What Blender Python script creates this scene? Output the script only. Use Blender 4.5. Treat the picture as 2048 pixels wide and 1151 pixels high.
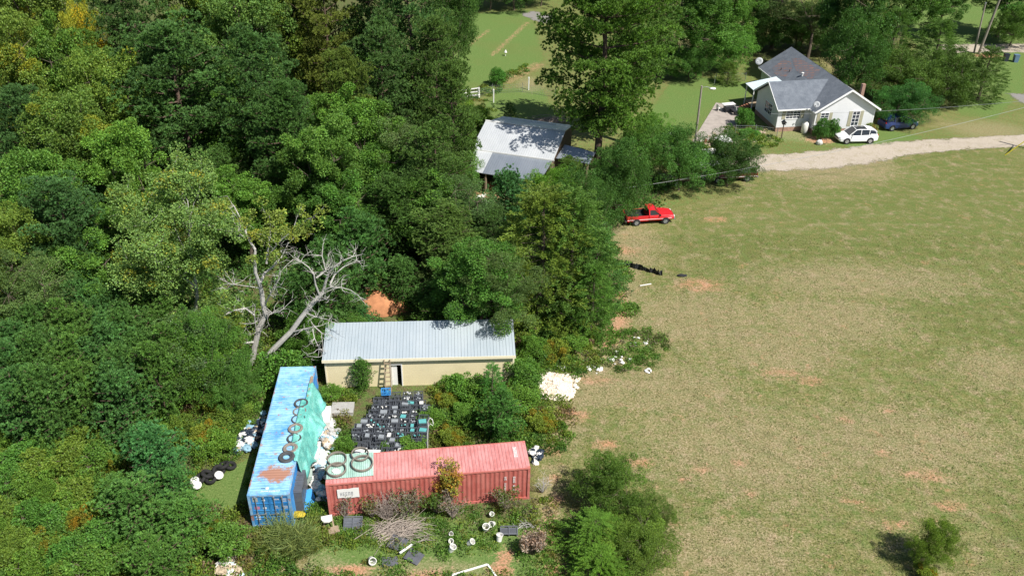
import bpy, math, random
import numpy as np
from math import radians as R, sin, cos, pi
from mathutils import Vector, Matrix

# ------------------------------------------------------------------ camera, world, sun, exposure
SC = bpy.context.scene
for _o in list(bpy.data.objects):
    bpy.data.objects.remove(_o)
COL = SC.collection
FPX, PITCH, CAMH, ROLL = 1781.0, 0.5642, 40.51, 0.019
cam_d = bpy.data.cameras.new('camera'); cam = bpy.data.objects.new('camera', cam_d); COL.objects.link(cam)
cam_d.sensor_width = 36; cam_d.lens = 36 * FPX / 2048; cam_d.clip_end = 4000; cam_d.clip_start = 0.5
cam.matrix_world = Matrix.Translation((0, 0, CAMH)) @ Matrix.Rotation(pi / 2 - PITCH, 4, 'X') @ Matrix.Rotation(ROLL, 4, 'Z')
SC.camera = cam
SUN_EL = R(53); SHAD = Vector((-0.76, 0.65, 0)).normalized()      # way the shadows fall on the ground
sun_dir = Vector((-SHAD.x * cos(SUN_EL), -SHAD.y * cos(SUN_EL), sin(SUN_EL)))
sd = bpy.data.lights.new('sun', 'SUN'); sd.energy = 5.0; sd.angle = R(0.5); sd.color = (1, 0.955, 0.88)
so = bpy.data.objects.new('sun', sd); COL.objects.link(so)
so.rotation_euler = sun_dir.to_track_quat('Z', 'Y').to_euler(); so.location = (60, -40, 90)
W = bpy.data.worlds.new('World'); SC.world = W; W.use_nodes = True
nt = W.node_tree; nt.nodes.clear()
sky = nt.nodes.new('ShaderNodeTexSky'); sky.sky_type = 'NISHITA'; sky.sun_disc = False
sky.sun_elevation = SUN_EL; sky.sun_rotation = math.atan2(sun_dir.x, sun_dir.y)
bg = nt.nodes.new('ShaderNodeBackground'); bg.inputs[1].default_value = 0.065
wo = nt.nodes.new('ShaderNodeOutputWorld')
nt.links.new(sky.outputs[0], bg.inputs[0]); nt.links.new(bg.outputs[0], wo.inputs[0])
SC.view_settings.view_transform = 'Standard'; SC.view_settings.look = 'None'
SC.view_settings.exposure = 0.45; SC.view_settings.gamma = 1
SC.render.engine = 'CYCLES'
SC.cycles.max_bounces = 5; SC.cycles.transparent_max_bounces = 6; SC.cycles.use_denoising = True

ORD = 'first second third fourth fifth sixth seventh eighth ninth tenth eleventh twelfth thirteenth fourteenth'.split()
# ------------------------------------------------------------------ helpers
def at(u, v, z=0.0):
    """photo pixel (2048 wide) -> point at height z"""
    du, dv = u - 1024, v - 575.5
    c, s = cos(ROLL), sin(ROLL)
    px, py = c * du + s * dv, -s * du + c * dv
    dy = FPX * cos(PITCH) - py * sin(PITCH); dz = -FPX * sin(PITCH) - py * cos(PITCH)
    t = (z - CAMH) / dz
    return Vector((px * t, dy * t, z))
def atY(u, v, Y):
    du, dv = u - 1024, v - 575.5
    c, s = cos(ROLL), sin(ROLL)
    px, py = c * du + s * dv, -s * du + c * dv
    dy = FPX * cos(PITCH) - py * sin(PITCH); dz = -FPX * sin(PITCH) - py * cos(PITCH)
    t = Y / dy
    return Vector((px * t, Y, CAMH + dz * t))

def tag(o, label=None, cat=None, group=None, kind=None):
    if label: o['label'] = label
    if cat: o['category'] = cat
    if group: o['group'] = group
    if kind: o['kind'] = kind
    return o
def empty(name, loc=(0, 0, 0), rz=0.0, label=None, cat=None, group=None):
    o = bpy.data.objects.new(name, None); COL.objects.link(o)
    o.location = loc; o.rotation_euler = (0, 0, rz); o.empty_display_size = 0.2
    return tag(o, label, cat, group)
def copy_tree(o, parent=None):
    c = o.copy(); COL.objects.link(c)
    if parent is not None: c.parent = parent
    for ch in list(o.children): copy_tree(ch, c)
    return c

class MB:
    def __init__(s): s.v = []; s.f = []; s.M = Matrix.Identity(4)
    def add(s, vs, fs):
        n = len(s.v); s.v += [tuple(s.M @ Vector(p)) for p in vs]; s.f += [tuple(i + n for i in f) for f in fs]; return s
    def box(s, x0, y0, z0, x1, y1, z1):
        vs = [(x0,y0,z0),(x1,y0,z0),(x1,y1,z0),(x0,y1,z0),(x0,y0,z1),(x1,y0,z1),(x1,y1,z1),(x0,y1,z1)]
        return s.add(vs, [(0,3,2,1),(4,5,6,7),(0,1,5,4),(1,2,6,5),(2,3,7,6),(3,0,4,7)])
    def cbox(s, c, d, rz=0.0, rx=0.0, ry=0.0):
        m0 = s.M.copy()
        s.M = s.M @ Matrix.Translation(c) @ Matrix.Rotation(rz, 4, 'Z') @ Matrix.Rotation(ry, 4, 'Y') @ Matrix.Rotation(rx, 4, 'X')
        s.box(-d[0]/2, -d[1]/2, -d[2]/2, d[0]/2, d[1]/2, d[2]/2); s.M = m0; return s
    def bar(s, a, b, w, h=None):
        a, b = Vector(a), Vector(b); h = h or w; d = (b - a)
        q = d.to_track_quat('X', 'Z').to_matrix().to_4x4(); m0 = s.M.copy()
        s.M = s.M @ Matrix.Translation((a + b) / 2) @ q
        l = d.length; s.box(-l/2, -w/2, -h/2, l/2, w/2, h/2); s.M = m0; return s
    def tube(s, pts, rad, n=8, cap=True):
        pts = [Vector(p) for p in pts]
        if not hasattr(rad, '__len__'): rad = [rad] * len(pts)
        vs = []; fs = []; up = None
        for i, p in enumerate(pts):
            d = (pts[min(i + 1, len(pts) - 1)] - pts[max(i - 1, 0)])
            if d.length < 1e-6: d = Vector((0, 0, 1))
            d.normalize()
            if up is None: up = Vector((1, 0, 0)) if abs(d.x) < .8 else Vector((0, 1, 0))
            a = d.cross(up)
            if a.length < 1e-3: a = d.cross(Vector((0.3, 1, 0.2)))
            a.normalize(); b = d.cross(a).normalized(); up = a.cross(d).normalized() * -1 if False else up
            for k in range(n):
                t = 2 * pi * k / n; vs.append(p + (a * cos(t) + b * sin(t)) * rad[i])
        for i in range(len(pts) - 1):
            for k in range(n):
                k2 = (k + 1) % n; fs.append((i*n+k, i*n+k2, (i+1)*n+k2, (i+1)*n+k))
        if cap:
            fs.append(tuple(range(n))[::-1]); fs.append(tuple((len(pts)-1)*n + k for k in range(n)))
        return s.add(vs, fs)
    def lathe(s, prof, c=(0, 0, 0), n=20):
        vs = []; fs = []
        for r, z in prof:
            for k in range(n):
                t = 2*pi*k/n; vs.append((c[0] + r*cos(t), c[1] + r*sin(t), c[2] + z))
        for i in range(len(prof) - 1):
            for k in range(n):
                k2 = (k+1) % n; fs.append((i*n+k, i*n+k2, (i+1)*n+k2, (i+1)*n+k))
        return s.add(vs, fs)
    def torus(s, c, Rr, r, n=28, m=8, sy=1.0, M=None):
        vs = []; fs = []; M = M or Matrix.Identity(4)
        for i in range(n):
            a = 2*pi*i/n
            for k in range(m):
                b = 2*pi*k/m
                p = Vector(((Rr + r*cos(b))*cos(a), (Rr + r*cos(b))*sin(a), r*sin(b)*sy)); vs.append(Vector(c) + (M @ p))
        for i in range(n):
            for k in range(m):
                fs.append((i*m+k, ((i+1)%n)*m+k, ((i+1)%n)*m+(k+1)%m, i*m+(k+1)%m))
        return s.add(vs, fs)
    def prism(s, poly, y0, y1, axis='y'):
        n = len(poly)
        if axis == 'y': vs = [(a, y0, b) for a, b in poly] + [(a, y1, b) for a, b in poly]
        elif axis == 'x': vs = [(y0, a, b) for a, b in poly] + [(y1, a, b) for a, b in poly]
        else: vs = [(a, b, y0) for a, b in poly] + [(a, b, y1) for a, b in poly]
        fs = [tuple(range(n))[::-1], tuple(range(n, 2*n))] + [(i, (i+1)%n, (i+1)%n+n, i+n) for i in range(n)]
        return s.add(vs, fs)
    def loft(s, rings, close=True):
        n = len(rings[0]); vs = [p for r in rings for p in r]; fs = []
        for i in range(len(rings) - 1):
            for k in range(n):
                k2 = (k+1) % n; fs.append((i*n+k, i*n+k2, (i+1)*n+k2, (i+1)*n+k))
        if close:
            fs.append(tuple(range(n))[::-1]); fs.append(tuple((len(rings)-1)*n + k for k in range(n)))
        return s.add(vs, fs)
    def build(s, name, mat=None, parent=None, smooth=False, bevel=0, recalc=True):
        me = bpy.data.meshes.new(name); me.from_pydata(s.v, [], s.f); me.update()
        if recalc:
            import bmesh
            bm = bmesh.new(); bm.from_mesh(me); bmesh.ops.recalc_face_normals(bm, faces=bm.faces); bm.to_mesh(me); bm.free()
        if mat: me.materials.append(mat)
        if smooth:
            me.polygons.foreach_set('use_smooth', [True] * len(me.polygons))
        o = bpy.data.objects.new(name, me); COL.objects.link(o)
        if parent: o.parent = parent
        if bevel:
            md = o.modifiers.new('bevel', 'BEVEL'); md.width = bevel; md.segments = 2; md.limit_method = 'ANGLE'
        return o

def lumpy(c, r, seed, n=14, m=9, amp=.18, zmin=None):
    """an irregular rounded lump (a sack, a heap), vertices and faces"""
    rg = random.Random(seed); ph = [(rg.uniform(0, 6.3), rg.uniform(0, 6.3), rg.randint(2, 5), rg.randint(1, 4)) for _ in range(5)]
    vs = []; fs = []
    for i in range(m + 1):
        th = pi * i / m
        for k in range(n):
            a = 2*pi*k/n
            q = 1 + sum(amp/2.2 * sin(p[2]*a + p[0]) * sin(p[3]*th*1.5 + p[1]) for p in ph)
            z = c[2] + r[2]*cos(th)*q
            if zmin is not None: z = max(z, zmin)
            vs.append((c[0] + r[0]*sin(th)*cos(a)*q, c[1] + r[1]*sin(th)*sin(a)*q, z))
    for i in range(m):
        for k in range(n):
            fs.append((i*n+k, i*n+(k+1)%n, (i+1)*n+(k+1)%n, (i+1)*n+k))
    return vs, fs

# ------------------------------------------------------------------ materials
MATS = {}
def nodes(name):
    m = bpy.data.materials.new(name); m.use_nodes = True; t = m.node_tree; t.nodes.clear()
    o = t.nodes.new('ShaderNodeOutputMaterial'); p = t.nodes.new('ShaderNodeBsdfPrincipled')
    t.links.new(p.outputs[0], o.inputs[0]); return m, t, p, o
def N(t, kind, **kw):
    n = t.nodes.new(kind)
    for k, v in kw.items():
        if k.startswith('i_'): n.inputs[int(k[2:])].default_value = v
        else: setattr(n, k, v)
    return n
def noise(t, co, scale, det=3, rough=.6, vec_scale=None):
    n = N(t, 'ShaderNodeTexNoise'); n.inputs['Scale'].default_value = scale
    n.inputs['Detail'].default_value = det; n.inputs['Roughness'].default_value = rough
    if vec_scale:
        mp = N(t, 'ShaderNodeMapping'); mp.inputs['Scale'].default_value = vec_scale
        t.links.new(co, mp.inputs[0]); co = mp.outputs[0]
    t.links.new(co, n.inputs['Vector']); return n.outputs['Fac']
def ramp(t, fac, stops):
    r = N(t, 'ShaderNodeValToRGB'); e = r.color_ramp.elements
    while len(e) < len(stops): e.new(0.5)
    for i, (p, c) in enumerate(stops):
        e[i].position = p; e[i].color = (c[0], c[1], c[2], 1) if hasattr(c, '__len__') else (c, c, c, 1)
    t.links.new(fac, r.inputs[0]); return r.outputs[0]
def mix(t, fac, a, b, mode='MIX'):
    m = N(t, 'ShaderNodeMix', data_type='RGBA', blend_type=mode)
    for sock, val in ((m.inputs[0], fac), (m.inputs[6], a), (m.inputs[7], b)):
        if hasattr(val, 'is_output') or hasattr(val, 'links'): t.links.new(val, sock)
        elif hasattr(val, '__len__'): sock.default_value = (val[0], val[1], val[2], 1)
        else: sock.default_value = val
    return m.outputs[2]
def mathn(t, op, a, b=0.0, clamp=False):
    m = N(t, 'ShaderNodeMath', operation=op, use_clamp=clamp)
    for sock, val in ((m.inputs[0], a), (m.inputs[1], b)):
        if hasattr(val, 'links'): t.links.new(val, sock)
        else: sock.default_value = val
    return m.outputs[0]
def bump(t, p, h, strength=.3, dist=.02):
    b = N(t, 'ShaderNodeBump'); b.inputs['Strength'].default_value = strength; b.inputs['Distance'].default_value = dist
    t.links.new(h, b.inputs['Height']); t.links.new(b.outputs[0], p.inputs['Normal'])
def coord(t, which='Object'):
    return N(t, 'ShaderNodeTexCoord').outputs[which]
def M(name, c, rough=.7, metal=0, var=.25, scale=4, c2=None, bmp=.15, spec=.4, coat=0):
    """mottled paint / wood / plastic"""
    if name in MATS: return MATS[name]
    m, t, p, o = nodes(name); co = coord(t)
    n = noise(t, co, scale, 5, .65)
    c2 = c2 or tuple(x * (1 - var) for x in c)
    col = ramp(t, n, [(.3, c2), (.7, c)])
    t.links.new(col, p.inputs['Base Color']); p.inputs['Roughness'].default_value = rough
    p.inputs['Metallic'].default_value = metal; p.inputs['Specular IOR Level'].default_value = spec
    if coat: p.inputs['Coat Weight'].default_value = coat
    if bmp: bump(t, p, noise(t, co, scale * 8, 3), bmp, .01)
    MATS[name] = m; return m

def leaf_mat():
    m, t, p, o = nodes('leaf')
    a = N(t, 'ShaderNodeAttribute', attribute_name='col'); oi = N(t, 'ShaderNodeObjectInfo')
    c = mix(t, 1.0, a.outputs['Color'], oi.outputs['Color'], 'MULTIPLY')
    t.links.new(c, p.inputs['Base Color']); p.inputs['Roughness'].default_value = .55
    p.inputs['Specular IOR Level'].default_value = .28
    tr = N(t, 'ShaderNodeBsdfTranslucent'); t.links.new(mix(t, 1.0, c, (1.0, 1.0, .5), 'MULTIPLY'), tr.inputs[0])
    ms = N(t, 'ShaderNodeMixShader'); ms.inputs[0].default_value = .34
    t.links.new(p.outputs[0], ms.inputs[1]); t.links.new(tr.outputs[0], ms.inputs[2]); t.links.new(ms.outputs[0], o.inputs[0])
    return m
LEAF = leaf_mat()
BARK = M('bark', (.16, .125, .095), .9, var=.5, scale=3, bmp=.6)
BARKPINE = M('bark_pine', (.14, .095, .07), .9, var=.45, scale=4, bmp=.6)
BARKGREY = M('bark_pale', (.52, .50, .47), .85, var=.35, scale=5, bmp=.4)
BARKDEAD = M('bark_dead', (.34, .30, .27), .9, var=.35, scale=5, bmp=.4)
# ------------------------------------------------------------------ ground
def wpoly(pts):
    return np.array([[at(u, v).x, at(u, v).y] for u, v in pts])
def inpoly_sd(X, Y, P):
    """signed distance, positive inside"""
    d = np.full(X.shape, 1e9); ins = np.zeros(X.shape, bool); n = len(P)
    for i in range(n):
        a = P[i]; b = P[(i+1) % n]; e = b - a
        wx = X - a[0]; wy = Y - a[1]
        t = np.clip((wx*e[0] + wy*e[1]) / (e @ e + 1e-9), 0, 1)
        d = np.minimum(d, np.hypot(wx - t*e[0], wy - t*e[1]))
        c = ((a[1] > Y) != (b[1] > Y)) & (X < (b[0]-a[0])*(Y-a[1])/(b[1]-a[1]+1e-12) + a[0]); ins ^= c
    return np.where(ins, d, -d)
def sm(x, a, b):
    t = np.clip((x - a)/(b - a), 0, 1); return t*t*(3-2*t)
_rs = np.random.RandomState(5)
_ph = [(_rs.uniform(0, 6.28, 2), _rs.normal(0, 1, 2)) for _ in range(40)]
def lf(X, Y, wl):
    s = 0
    for i, (p, d) in enumerate(_ph[:14]):
        k = 2*pi/wl*(0.6 + .12*i); dd = d/np.hypot(*d); s = s + np.sin(k*(X*dd[0]+Y*dd[1]) + p[0] + 1.3*np.sin(k*.5*(X*dd[1]-Y*dd[0])+p[1]))
    return s/14**.5/1.4
FIELD = [(1085,1300),(1080,1100),(1072,1000),(1068,915),(1100,870),(1145,860),(1120,810),(1160,750),(1215,690),(1262,620),(1250,545),(1215,470),(1240,425),(1330,425),(1440,395),(1520,330),(1600,315),(1800,300),(2048,275),(2300,265),(2500,1300),(1300,1400)]
def ground():
    gx = np.concatenate([np.array([-1800,-900,-450,-250,-160,-110,-85]), np.arange(-70, 105, .42), np.array([112,125,150,200,300,500,900,1800])])
    gy = np.concatenate([np.array([-900,-300,-100,-30,0,15,24]), np.arange(29, 172, .42), np.array([176,185,200,230,300,450,700,1200,2200])])
    X, Y = np.meshgrid(gx, gy); nx, ny = len(gx), len(gy)
    Z = 0.05*lf(X, Y, 14) ; Z = np.where((X > -70)&(X < 105)&(Y > 29)&(Y < 172), Z, 0)*0.0
    v = np.stack([X, Y, Z], -1).reshape(-1, 3)
    idx = np.arange(nx*ny).reshape(ny, nx)
    f = np.stack([idx[:-1,:-1], idx[:-1,1:], idx[1:,1:], idx[1:,:-1]], -1).reshape(-1, 4)
    me = bpy.data.meshes.new('ground'); me.vertices.add(len(v)); me.vertices.foreach_set('co', v.astype(np.float32).ravel())
    me.loops.add(f.size); me.loops.foreach_set('vertex_index', f.astype(np.int32).ravel())
    me.polygons.add(len(f)); me.polygons.foreach_set('loop_start', np.arange(0, f.size, 4, dtype=np.int32))
    me.polygons.foreach_set('loop_total', np.full(len(f), 4, np.int32)); me.update(); me.validate()
    # masks in metres
    field = sm(inpoly_sd(X, Y, wpoly(FIELD)), -.7, .7)
    def blob(lst, soft=.6):
        m = np.zeros(X.shape)
        for (u, vv, ru, rv) in lst:
            if soft == .75: ru, rv = ru*.85, rv*.7
            c = at(u, vv); a = (at(u+ru, vv) - c).length; b = abs(at(u, vv-rv).y - at(u, vv+rv).y)/2
            q = np.hypot((X-c.x)/a, (Y-c.y)/b); m = np.maximum(m, 1 - sm(q, 1-soft, 1+soft))
        return m
    green = blob([(1750,440,220,60),(1880,500,130,50),(1380,490,120,22),(1950,420,330,110),(1900,330,200,45),(1450,480,160,40),(1350,1010,60,60),(2030,1040,45,110),(1620,480,200,60),(1700,390,250,45),(1640,360,90,30),
                  (1150,850,60,40),(1300,930,40,30),(1240,900,40,25),(1340,960,45,30),(2040,650,60,200),(1900,600,140,80),(1460,540,80,40)], .8)*.8
    # garden lawn, field behind, yards
    lawn = np.zeros(X.shape)
    for P in ([(880,210),(900,30),(1060,20),(1090,120),(1040,150),(930,205)],[(1290,235),(1350,150),(1500,165),(1500,205),(1440,215),(1395,260),(1340,290),(1280,290)],
              [(940,235),(1000,180),(1080,170),(1120,240),(1040,245),(960,250)],[(1800,45),(2048,40),(2048,180),(1990,240),(1920,230),(1850,120)],[(1780,0),(2048,-5),(2048,60),(1800,60)],
              [(1560,280),(1680,290),(1740,300),(1850,275),(1760,255),(1560,262)],[(1990,130),(2048,120),(2048,185),(2000,190)], [(385,1010),(400,960),(480,925),(530,890),(500,1010),(470,1040)], [(600,1151),(640,1040),(1060,1040),(1080,1151)]):
        lawn = np.maximum(lawn, sm(inpoly_sd(X, Y, wpoly(P)), -1.2, 1.2))
    tan = blob([(1400,640,170,80),(1350,780,170,70),(1500,900,260,120),(1800,880,260,90),(1250,470,60,35),(1640,345,110,28),(1700,345,110,20),(1280,520,50,20),
                (1720,560,260,40),(1660,640,170,60),(620,1140,90,45),(860,1140,160,30),(1180,780,60,40),(1060,170,30,18),(1350,80,60,22),(1690,130,40,25),(1980,260,90,20),
                (1450,1100,200,80),(1100,1000,24,110),(1130,860,50,40),(1210,780,90,40),(1250,560,40,90),(1225,640,40,60),(1200,720,50,30),(1270,480,60,40),(1600,340,80,22),(1740,330,60,26),(1240,480,40,30),(1235,600,30,60),(1190,740,50,16),(1160,790,40,30),(2000,740,120,50),(1560,700,150,60),(1600,270,90,14),(1230,640,18,60)], .8)
    dirt = blob([(1238,600,18,60),(1225,668,26,34),(1190,760,50,14),(1150,830,40,20),(1105,900,20,24),(1250,500,40,14),(1100,1040,14,70),(1212,888,34,14),(1290,928,26,10),(1400,938,28,14),(1366,960,18,9),(1320,980,10,7),(1480,925,28,12),(1110,955,20,14),(1118,1000,12,26),(1110,1085,22,16),
                 (1115,1140,28,26),(1010,1110,22,18),(700,1140,60,16),(860,1148,60,14),(1240,640,26,50),(1215,690,12,12),(1640,280,34,10),(1430,438,30,8),(1560,745,50,12),
                 (1690,840,20,10),(1620,760,30,14),(1775,820,16,10),(1765,905,20,12),(1790,1050,30,14),(1900,1010,40,14),(1850,950,60,20),(1400,570,60,20),(1310,420,30,12),
                 (975,385,40,14),(1975,112,30,6),(1000,1140,30,20),(980,375,30,12),(1700,1000,30,10),(1500,985,16,10),(1350,1050,14,8),(1280,925,40,14)], .75)
    # two bare strips in the back field
    for (a, b, w) in (((985,110),(1055,45),.45),((932,95),(978,60),.35),((1015,162),(1075,130),1.0)):
        A, B = at(*a), at(*b); e = np.array([B.x-A.x, B.y-A.y]); tt = np.clip(((X-A.x)*e[0]+(Y-A.y)*e[1])/(e@e), 0, 1)
        d = np.hypot(X-A.x-tt*e[0], Y-A.y-tt*e[1]); dirt = np.maximum(dirt, .45*(1-sm(d, w*.3, w*1.8)))
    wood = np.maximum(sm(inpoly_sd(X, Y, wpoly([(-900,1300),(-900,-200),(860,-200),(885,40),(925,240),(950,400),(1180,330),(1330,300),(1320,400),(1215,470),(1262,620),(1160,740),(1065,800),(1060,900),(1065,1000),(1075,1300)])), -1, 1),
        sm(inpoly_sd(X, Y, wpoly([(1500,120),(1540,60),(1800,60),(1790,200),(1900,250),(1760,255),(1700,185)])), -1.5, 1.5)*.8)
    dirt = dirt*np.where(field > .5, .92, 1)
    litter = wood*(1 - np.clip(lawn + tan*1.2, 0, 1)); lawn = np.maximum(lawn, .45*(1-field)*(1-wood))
    grav = np.zeros(X.shape)
    for nm, arr in (('field', field), ('green', np.clip(green, 0, 1)), ('lawn', lawn), ('tan', tan), ('dirt', dirt), ('litter', litter)):
        at_ = me.attributes.new(nm, 'FLOAT', 'POINT'); at_.data.foreach_set('value', arr.astype(np.float32).ravel())
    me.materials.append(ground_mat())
    o = bpy.data.objects.new('ground', me); COL.objects.link(o); tag(o, kind='structure')
    return o
def grass_cols(t, co):
    """(straw, olive, green) speckled colours shared by ground and road edges"""
    f1 = noise(t, co, 7.0, 6, .75); f2 = noise(t, co, 2.2, 5, .7); f3 = noise(t, co, .12, 6, .68); f4 = noise(t, co, 14, 3, .7)
    sp = mathn(t, 'ADD', mathn(t, 'MULTIPLY', f1, .75), mathn(t, 'MULTIPLY', f4, .25))
    straw = ramp(t, sp, [(.34, (.115,.12,.042)), (.47, (.20,.19,.078)), (.55, (.275,.24,.115)), (.68, (.41,.355,.205))])
    olive = ramp(t, sp, [(.34, (.085,.105,.03)), (.5, (.145,.15,.045)), (.66, (.27,.24,.10))])
    green = ramp(t, sp, [(.34, (.045,.085,.018)), (.5, (.09,.155,.035)), (.68, (.17,.22,.06))])
    return straw, olive, green, f1, f2, f3, sp
def ground_mat():
    m, t, p, o = nodes('ground'); co = N(t, 'ShaderNodeNewGeometry').outputs['Position']
    def A(n): return N(t, 'ShaderNodeAttribute', attribute_name=n).outputs['Fac']
    straw, olive, green, f1, f2, f3, sp = grass_cols(t, co)
    rag = mathn(t, 'MULTIPLY', mathn(t, 'SUBTRACT', mathn(t, 'ADD', mathn(t, 'MULTIPLY', f1, .5), mathn(t, 'MULTIPLY', f2, .5)), .5), 3.2)    # ragged edge noise about 0
    def rg(mask, k=1.0, lo=.42, hi=.58):
        return ramp(t, mathn(t, 'ADD', mask, mathn(t, 'MULTIPLY', rag, k)), [(lo, 0.0), (hi, 1.0)])
    # field: between olive and straw by slow noise
    c = mix(t, ramp(t, mathn(t, 'ADD', f3, mathn(t, 'MULTIPLY', rag, .7)), [(.40, 0.0), (.72, 1.0)]), olive, straw)
    # mowing marks: faint rings round the field's middle
    cc = at(1710, 640)
    mp = N(t, 'ShaderNodeMapping'); mp.inputs['Location'].default_value = (-cc.x, -cc.y, 0); t.links.new(co, mp.inputs[0])
    wv = N(t, 'ShaderNodeTexWave', wave_type='RINGS', rings_direction='Z'); wv.inputs['Scale'].default_value = .17; wv.inputs['Distortion'].default_value = 5.0
    wv.inputs['Detail Scale'].default_value = .6; t.links.new(mp.outputs[0], wv.inputs[0])
    c = mix(t, mathn(t, 'MULTIPLY', ramp(t, wv.outputs['Fac'], [(.6, 0.0), (.98, 1.0)]), .3), c, mix(t, .5, olive, (.07, .08, .025)))
    c = mix(t, mathn(t, 'MULTIPLY', rg(A('green'), 1.2, .25, .85), .85), c, mix(t, .4, olive, ramp(t, sp, [(.34, (.05,.075,.02)), (.5, (.095,.125,.035)), (.68, (.17,.19,.07))])))
    c = mix(t, mathn(t, 'MULTIPLY', rg(A('tan'), 1.0, .15, .85), .4), c, straw); tanm = mathn(t, 'MULTIPLY', rg(A('tan'), 1.0, .5, 1.1), .38)
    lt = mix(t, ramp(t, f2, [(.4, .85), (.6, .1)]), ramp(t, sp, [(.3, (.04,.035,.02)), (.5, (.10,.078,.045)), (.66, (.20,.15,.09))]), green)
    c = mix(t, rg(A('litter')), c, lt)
    lg = ramp(t, sp, [(.34, (.07,.12,.03)), (.5, (.115,.185,.048)), (.68, (.19,.25,.085))])
    c = mix(t, rg(A('lawn')), c, mix(t, ramp(t, f3, [(.45, 0.0), (.75, .45)]), lg, olive))
    dcol = ramp(t, f1, [(.3, (.36,.17,.09)), (.55, (.50,.25,.145)), (.75, (.60,.36,.24))])
    sc = ramp(t, sp, [(.42, (.14,.13,.055)), (.5, (.27,.21,.12)), (.6, (.42,.31,.2))])
    c = mix(t, rg(A('dirt'), 1.2, .3, .7), c, mix(t, .45, sc, dcol))
    c = mix(t, rg(A('dirt'), 1.4, .8, .95), c, dcol)
    # middle-sized mottling: pinkish dry thatch and greener spots, and streaks where the mower ran
    fld = A('field')
    pk = ramp(t, sp, [(.38, (.17,.13,.07)), (.5, (.33,.245,.155)), (.62, (.54,.42,.31))])
    m1 = noise(t, co, .75, 5, .7); m2 = noise(t, co, 1.3, 5, .7, vec_scale=(1, 1, 7)); m3 = noise(t, co, .55, 6, .75, vec_scale=(.22, 1.6, 1))
    c = mix(t, mathn(t, 'MULTIPLY', ramp(t, m1, [(.5, 0.0), (.66, .65)]), fld), c, pk)
    c = mix(t, mathn(t, 'MULTIPLY', ramp(t, m2, [(.42, 0.0), (.62, .62)]), fld), c, green)
    c = mix(t, mathn(t, 'MULTIPLY', ramp(t, m3, [(.5, 0.0), (.66, .4)]), fld), c, straw)
    c = mix(t, tanm, c, pk)
    c = mix(t, mathn(t, 'MULTIPLY', mathn(t, 'MULTIPLY', ramp(t, wv.outputs['Fac'], [(.6, 0.0), (1.0, 1.0)]), ramp(t, noise(t, co, .16, 4, .6), [(.46, 0.0), (.62, .20)])), fld), c, (.10, .115, .045))
    # scattered thin pinkish spots
    c = mix(t, mathn(t, 'MULTIPLY', ramp(t, noise(t, co, .55, 6, .75), [(.6, 0.0), (.72, .55)]), A('field')), c, dcol)
    t.links.new(c, p.inputs['Base Color']); p.inputs['Roughness'].default_value = .95; p.inputs['Specular IOR Level'].default_value = .1
    bump(t, p, mathn(t, 'ADD', f1, mathn(t, 'MULTIPLY', f2, 1.5)), .45, .10)
    return m
def ribbon(name, pts, mat, z, label=None):
    """strip through (u, v, half width m) points, edges ragged by noise in the material via 'edge' attribute"""
    P = [(at(u, v), w) for u, v, w in pts]; fine = []
    for i in range(len(P)-1):
        n = max(2, int((P[i+1][0]-P[i][0]).length/.5))
        for k in range(n):
            q = k/n; q0 = P[max(i-1,0)][0]; q1 = P[i][0]; q2 = P[i+1][0]; q3 = P[min(i+2,len(P)-1)][0]
            pos = .5*((2*q1) + (q2-q0)*q + (2*q0-5*q1+4*q2-q3)*q*q + (3*q1-q0-3*q2+q3)*q**3)
            fine.append((pos, P[i][1]*(1-q)+P[i+1][1]*q))
    fine.append(P[-1]); K = 9; vs = []; ed = []; fs = []
    for i, (p, w) in enumerate(fine):
        d = (fine[min(i+1,len(fine)-1)][0]-fine[max(i-1,0)][0]).normalized(); nrm = Vector((-d.y, d.x, 0))
        for k in range(K):
            s = -1 + 2*k/(K-1); q = p + nrm*s*w*1.45; vs.append((q.x, q.y, z))
            e = 1.45*(1-abs(s)); e = min(1, e/.55) if True else 0
            if i < 3 or i > len(fine)-4: e *= min(i, len(fine)-1-i)/3
            ed.append(e)
    for i in range(len(fine)-1):
        for k in range(K-1): fs.append((i*K+k, i*K+k+1, (i+1)*K+k+1, (i+1)*K+k))
    me = bpy.data.meshes.new(name); me.from_pydata(vs, [], fs); me.update()
    a = me.attributes.new('edge', 'FLOAT', 'POINT'); a.data.foreach_set('value', ed)
    me.materials.append(mat); o = bpy.data.objects.new(name, me); COL.objects.link(o); tag(o, kind='structure')
    return o
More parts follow.
